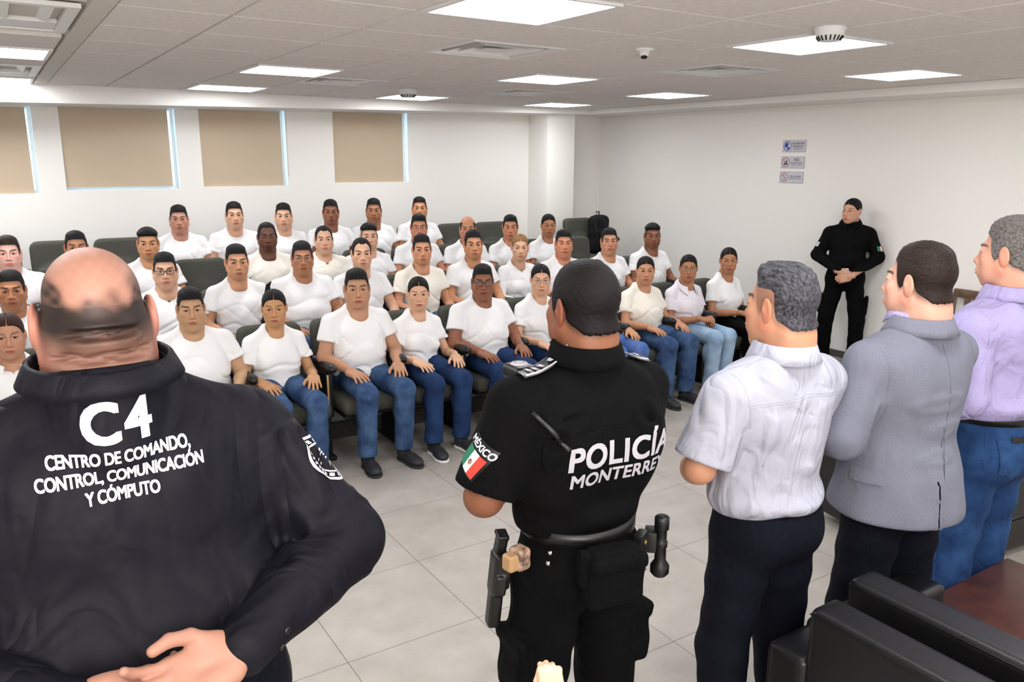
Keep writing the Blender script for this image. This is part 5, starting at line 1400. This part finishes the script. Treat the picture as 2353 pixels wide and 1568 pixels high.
# torch in its ring at the right hip, cuff case
p, dr = on_hip(.90, .965, bt, .062)
tr = MB().lathe([(0, -.105), (.018, -.105), (.026, -.095), (.026, -.075), (.016, -.060), (.015, -.02), (.018, -.018), (.018, -.004), (.015, .0), (.015, .030), (.020, .034), (.020, .066), (.016, .070), (0, .070)], 20).build('torch', M['gun'], root, True); child(tr, p, dr)
p2, dr2 = on_hip(.90, .965, bt, .030); o = MB().box((-.026, -.020, -.03), (.026, .012, .03)).build('torch_holder', M['gun'], root, bevel=.006); child(o, p2, dr2)
p, dr = on_hip(.60, .975, bt, .024); o = MB().box((-.026, -.016, -.05), (.026, .012, .035)).build('cuff_case', M['gun'], root, bevel=.008); child(o, p, dr)
st_ = MB().lathe([(0, .004), (.006, .003), (.007, 0)], 14).build('stud', M['brass'], o, True); st_.location = (0, -.016, .008); st_.rotation_euler = (PI/2, 0, 0)
MB().tube([(.0+.010*math.cos(a), -.020, -.058+.012*math.sin(a)) for a in np.linspace(0, 2*PI, 17)], .0018, 6).build('key_ring', M['chrome'], o, True)

# ---- man in the pale field shirt
ws = dict(label='man with combed greying hair in a pale grey short sleeved shirt and navy trousers', tone=(196, 142, 112), hair='combed', hmat='hair_grey', b=.75, fat=.55, hs=1.03, detail=True, hres=.0024,
    sx=.190, shz=1.395, cw=.196, cd=.130, ww=.175, wd=.145, hw=.175, hd=.14, ra=.054, rf=.046, res=.006,
    elbow={-1: (-.275, .01, 1.12), 1: (.245, .10, 1.12)}, wrist={-1: (-.085, .245, 1.0), 1: (.07, .255, 1.01)}, hands=CLASP['hands'],
    top='white_shirt', bottom='navy', hem=.950, waist=.97, sleeve=.90, ease=.028, blouse=.014, collar=dict(r=.070, y=-.010, z=.050, hgt=.036, fall=.046, tilt=-.02, flare=.016), stance=.125, legw=.10,
    folds=[(.006, 20), (.004, 34, 1.1, .12)], creases=[((-.13, -.16, 1.30), (-.16, -.12, 1.12), .018, .012), ((.05, -.16, 1.28), (.02, -.18, 1.08), .010, .014), ((.13, -.16, 1.30), (.08, -.18, 1.10), .010, .014), ((-.05, -.17, 1.2), (-.1, -.18, 1.05), .010, .014), ((-.02, -.17, 1.12), (.12, -.16, 1.08), .010, .012)], yaw=.14)
root, top, tro, body, k = standing(ws, (1.905, 1.49, 0), 1.695, -.06)
bv = bvh_of(top)
on_surface('yoke_seam', bv, [(-.20, 0, 1.31), (0, 0, 1.325), (.20, 0, 1.31)], F, .0012, M['white_shirt'], top, n=5)
on_surface('yoke_seam', bv, [(-.20, 0, 1.303), (0, 0, 1.318), (.20, 0, 1.303)], F, .0012, M['white_shirt'], top, n=5)
on_surface('vent_edge', bv, [(-.115, 0, 1.30), (-.125, 0, 1.20), (-.135, 0, 1.12)], F, .0022, M['white_shirt'], top, n=5)
for s in (-1,):
    on_surface('sleeve_seam', bv, [(s*.205, 0, 1.40), (s*.20, 0, 1.32), (s*.185, 0, 1.24)], F, .0016, M['white_shirt'], top, n=5)

# ---- man in the grey blazer
bz_ = dict(label='man with short dark hair in a grey blazer and dark trousers', tone=(214, 162, 140), hair='short', hmat='hair_brown', b=.8, fat=.45, hs=1.02, detail=True, hres=.0024,
    sx=.190, shz=1.405, cw=.202, cd=.140, ww=.185, wd=.155, hw=.18, hd=.145, ra=.058, rf=.050, res=.006,
    elbow={-1: (-.280, -.01, 1.12), 1: (.255, .09, 1.12)}, wrist={-1: (-.100, .235, 1.0), 1: (.09, .245, 1.01)}, hands=CLASP['hands'],
    top='blazer', topname='blazer', bottom='navy', hem=.835, skirt=True, sleeve=2, ease=.016, collar=dict(r=.076, y=-.010, z=.040, hgt=.030, fall=.046, tilt=-.02, flare=.020), stance=.12, legw=.10,
    folds=[(.004, 14)], creases=[((-.15, -.16, 1.22), (.10, -.18, 1.24), .008, .014), ((-.12, -.17, 1.13), (.14, -.18, 1.16), .010, .014), ((-.10, -.17, 1.06), (.08, -.19, 1.08), .008, .012), ((-.045, -.20, .98), (-.045, -.21, .78), .016, .005), ((-.20, -.14, 1.30), (-.22, -.06, 1.15), .010, .012)], yaw=.16)
root, top, tro, body, k = standing(bz_, (2.445, 1.395, 0), 1.735, -.12)
bv = bvh_of(top)
on_surface('back_seam', bv, [(.0, 0, 1.42), (0, 0, 1.2), (-.02, 0, 1.0)], F, .0010, M['navy'], top, -.0005, n=4)
on_surface('vent_edge', bv, [(-.045, 0, 1.00), (-.045, 0, .92), (-.043, 0, .845)], F, .0030, M['navy'], top, -.001, n=5)
on_surface('sleeve_seam', bv, [(-.215, 0, 1.42), (-.20, 0, 1.30), (-.19, 0, 1.22)], F, .0014, M['blazer'], top, n=5)
pk = Vector((-.80, -.6, 0)).normalized()
patch('pocket_flap', bv, [(-.05, -.028), (.05, -.020), (.05, .02), (-.05, .02)], -pk, (.6, -.8, 0), Z, (-.2, -.05, 1.0), M['blazer'], top, .005)
collar(top, 'striped_collar', (0, .006, 1.395*k+.070), .062, .062, M['lilac'], hgt=.030, fall=.02, gap=.5, tilt=-.02, flare=.004)

# ---- man in the lilac shirt
ls = dict(label='grey haired man in a lilac shirt and blue jeans at the right edge', tone=(216, 160, 136), hair='grey_short', hmat='hair_salt', b=.75, fat=.5, hs=1.04, detail=True, hres=.0026,
    sx=.205, shz=1.40, cw=.195, cd=.140, ww=.195, wd=.165, hw=.185, hd=.145, ra=.056, rf=.046, res=.006,
    elbow={-1: (-.265, -.04, 1.13), 1: (.285, .0, 1.12)}, wrist={-1: (-.17, .17, .97), 1: (.0, .235, .98)}, hands={-1: ('loose', (.7, .6, -.25), (-.4, .5, .6)), 1: CLASP['hands'][1]},
    top='lilac', bottom='denim_deep', hem=1.035, waist=1.05, belt='gun', sleeve=2, ease=.020, blouse=.014, collar=dict(r=.070, y=-.008, z=.050, hgt=.036, fall=.044, tilt=.0, flare=.016), stance=.12, legw=.10,
    folds=[(.005, 22), (.004, 36, 1.08, .1)], creases=[((-.17, -.14, 1.28), (-.21, -.04, 1.16), .012, .012), ((-.26, -.05, 1.16), (-.22, .02, 1.12), .010, .010), ((-.24, -.02, 1.08), (-.2, .05, 1.04), .010, .009)], yaw=.06)
root, top, tro, body, k = standing(ls, (3.04, 1.41, 0), 1.79, .0)
bv = bvh_of(top); bt = bvh_of(tro)
on_surface('yoke_seam', bv, [(-.20, 0, 1.39), (0, 0, 1.40), (.20, 0, 1.39)], F, .0010, M['lilac'], top, n=4)
pkt = patch('rear_pocket', bt, [(-.065, .07), (.065, .07), (.060, -.05), (0, -.075), (-.060, -.05)], F, X_, Z, (-.085, 0, .945), M['denim_deep'], tro, .004)
on_surface('stitching', bt, [(-.148, 0, .995), (-.022, 0, .995)], F, .0010, M['denim'], pkt, .005, 4); on_surface('stitching', bt, [(-.148, 0, .96), (-.085, 0, .945), (-.022, 0, .96)], F, .0010, M['denim'], pkt, .005, 4)
ph = patch('phone', bt, [(-.034, .0), (.034, .0), (.034, .020), (-.034, .020)], F, X_, Z, (-.080, 0, 1.008), M['gun'], pkt, .008)
on_surface('side_seam', bt, [(-.19, .02, .9), (-.2, .02, .6), (-.2, .0, .3)], (1, .2, 0), .0012, M['denim_mid'], tro, .001, 4)

# ---- the policewoman by the wall
pw = dict(label='policewoman in black uniform standing against the right wall, hands folded', female=True, tone=(204, 154, 128), hair='pulled', b=.75, fat=.3, hs=.98, res=.009, hres=.0032, sx=.185, cw=.165, ww=.165, wd=.13, hw=.195,
    elbow={-1: (-.285, .01, 1.13), 1: (.285, .01, 1.13)}, wrist={-1: (-.055, .235, .95), 1: (.060, .225, .99)}, hands={-1: ('clasp', (.9, .1, -.3), (-.1, .95, .2)), 1: ('clasp', (-.9, .1, -.3), (.1, .95, .2))},
    top='black_cloth', bottom='black_trouser', hem=1.0, waist=1.02, belt='gun', blouse=.014, sleeve=2, ease=.018, collar=dict(r=.062, y=-.006, z=.050, hgt=.030, fall=.034, gap=.3), cargo=True, stance=.15, legw=.095, cuff=.075, folds=[(.004, 22)], yaw=-.50)
root, top, tro, body, k = standing(pw, (6.93, 4.70, 0), 1.63, math.radians(123))
bv = bvh_of(top)
fp = patch('flag_patch', bv, [(-.03, -.022), (.03, -.022), (.03, .022), (-.03, .022)], (1, -.5, 0), (-.45, -.9, 0), Z, (-.24, .02, 1.22*k), M['white'], top, .003)
patch('flag_stripe', bv, [(-.03, -.022), (-.010, -.022), (-.010, .022), (-.03, .022)], (1, -.5, 0), (-.45, -.9, 0), Z, (-.24, .02, 1.22*k), M['green'], fp, .0045)
patch('flag_stripe', bv, [(.010, -.022), (.03, -.022), (.03, .022), (.010, .022)], (1, -.5, 0), (-.45, -.9, 0), Z, (-.24, .02, 1.22*k), M['red'], fp, .0045)
patch('arm_patch', bv, [(-.022, -.022), (.022, -.022), (.022, .022), (-.022, .022)], (-1, -.5, 0), (-.45, .9, 0), Z, (.24, .02, 1.24*k), M['reflect'], top, .003)
MB().box((-.028, wd_ if False else .150, 1.0*k-.028), (.028, .168, 1.0*k+.020)).build('belt_buckle', M['chrome'], root, bevel=.004)

# ================================================================ FURNITURE AT THE RIGHT
def leather_box(name, lo, hi, parent, r=.022, h=.010, sag=0):
    c = (np.array(lo)+np.array(hi))/2; hh = (np.array(hi)-np.array(lo))/2
    F_ = Field(np.array(lo)-.04, np.array(hi)+.04, h); F_.b(c, hh, r, .0)
    V, Q = F_.mesh(2); return link(name, mesh_from(name, V, Q), M['black_leather'], parent)
def armchair(loc, rz, label, W_=.76, D_=.72, back=.80, arm=.60, backt=.125, armt=.15):
    """faces local +X; the origin is at the foot of the back's outer face, left (+Y) side"""
    t = thing('armchair', label, 'armchair', loc, rz, 'black leather armchairs')
    leather_box('backrest', (0, -W_+armt*.0, .10), (backt, -.12, back), t)
    leather_box('armrest', (.0 if False else -.01, -.135, .06), (D_, 0, arm), t); leather_box('armrest', (-.01, -W_-.135, .06), (D_, -W_, arm), t)
    leather_box('seat_cushion', (backt, -W_, .28), (D_-.02, -.135, .44), t, .04)
    leather_box('seat_base', (.02, -W_, .06), (D_-.03, -.135, .28), t)
    for x in (.05, D_-.05):
        for y in (-.07, -W_-.06): MB().box((x-.02, y-.02, 0), (x+.02, y+.02, .07)).build('foot', M['gun'], t)
    m_ = MB(); m_.tube([(-.0015, -.13, back-.014), (-.0015, -W_+.01, back-.014)], .0025, 6); m_.build('piping', M['black_leather'], t, True)
    return t
armchair((1.775, 1.335, 0), 0, 'black leather armchair nearest the camera, cut by the bottom edge', back=.765, D_=.20)
armchair((1.965, 1.350, 0), .0, 'second black leather armchair, its back behind the nearest one', back=.785, D_=.58) if False else None
t = armchair((1.975, 1.355, 0), 0, 'black leather armchair between the nearest one and the brown table', D_=.56, back=.785)
t = thing('coffee_table', 'low brown wooden table beside the black armchairs', 'table', (2.95, .93, 0))
MB().box((-.30, -.42, .41), (.26, .41, .45)).build('tabletop', M['wood_red'], t, bevel=.006)
for sx in (-1, 1):
    for sy in (-1, 1): MB().box((-.02+sx*.24-.025, sy*.36-.025, 0), (-.02+sx*.24+.025, sy*.36+.025, .41)).build('leg', M['wood_red'], t, bevel=.004)
t = thing('sofa', 'black leather sofa behind the man in the lilac shirt', 'sofa', (3.62, 1.78, 0), -.12)
leather_box('armrest', (0, -.02, .05), (.16, .80, .56), t); leather_box('seat_cushion', (.16, .0, .20), (1.7, .62, .44), t, .04); leather_box('backrest', (.14, .60, .10), (1.75, .80, .82), t); leather_box('armrest', (1.70, -.02, .05), (1.86, .80, .56), t)
leather_box('sofa_base', (.05, .02, .03), (1.8, .78, .20), t)
# small pale figurine hand at the bottom edge, on a stand
t = thing('display_stand', 'narrow dark stand below the picture edge, under the pale fist', 'stand', (.815, 1.10, 0))
MB().box((-.11, -.11, .0), (.11, .11, .815)).build('column', M['wood_red'], t, bevel=.006)
t = thing('fist_statuette', 'pale peach coloured fist at the bottom edge, in front of the officer', 'statuette', (.815, 1.10, .815))
MB().lathe([(0, 0), (.04, 0), (.04, .015), (.022, .022), (.017, .09), (.020, .13)], 24).build('base', M['resin'], t, True)
V, Q = hand('fist', .002); R = frame_to((.1, .35, .93), (-.55, -.8, .3)); V = (V*.62)@R.T+np.array((-.0, 0, .125)); link('fist', mesh_from('fist', V, Q), M['resin'], t)
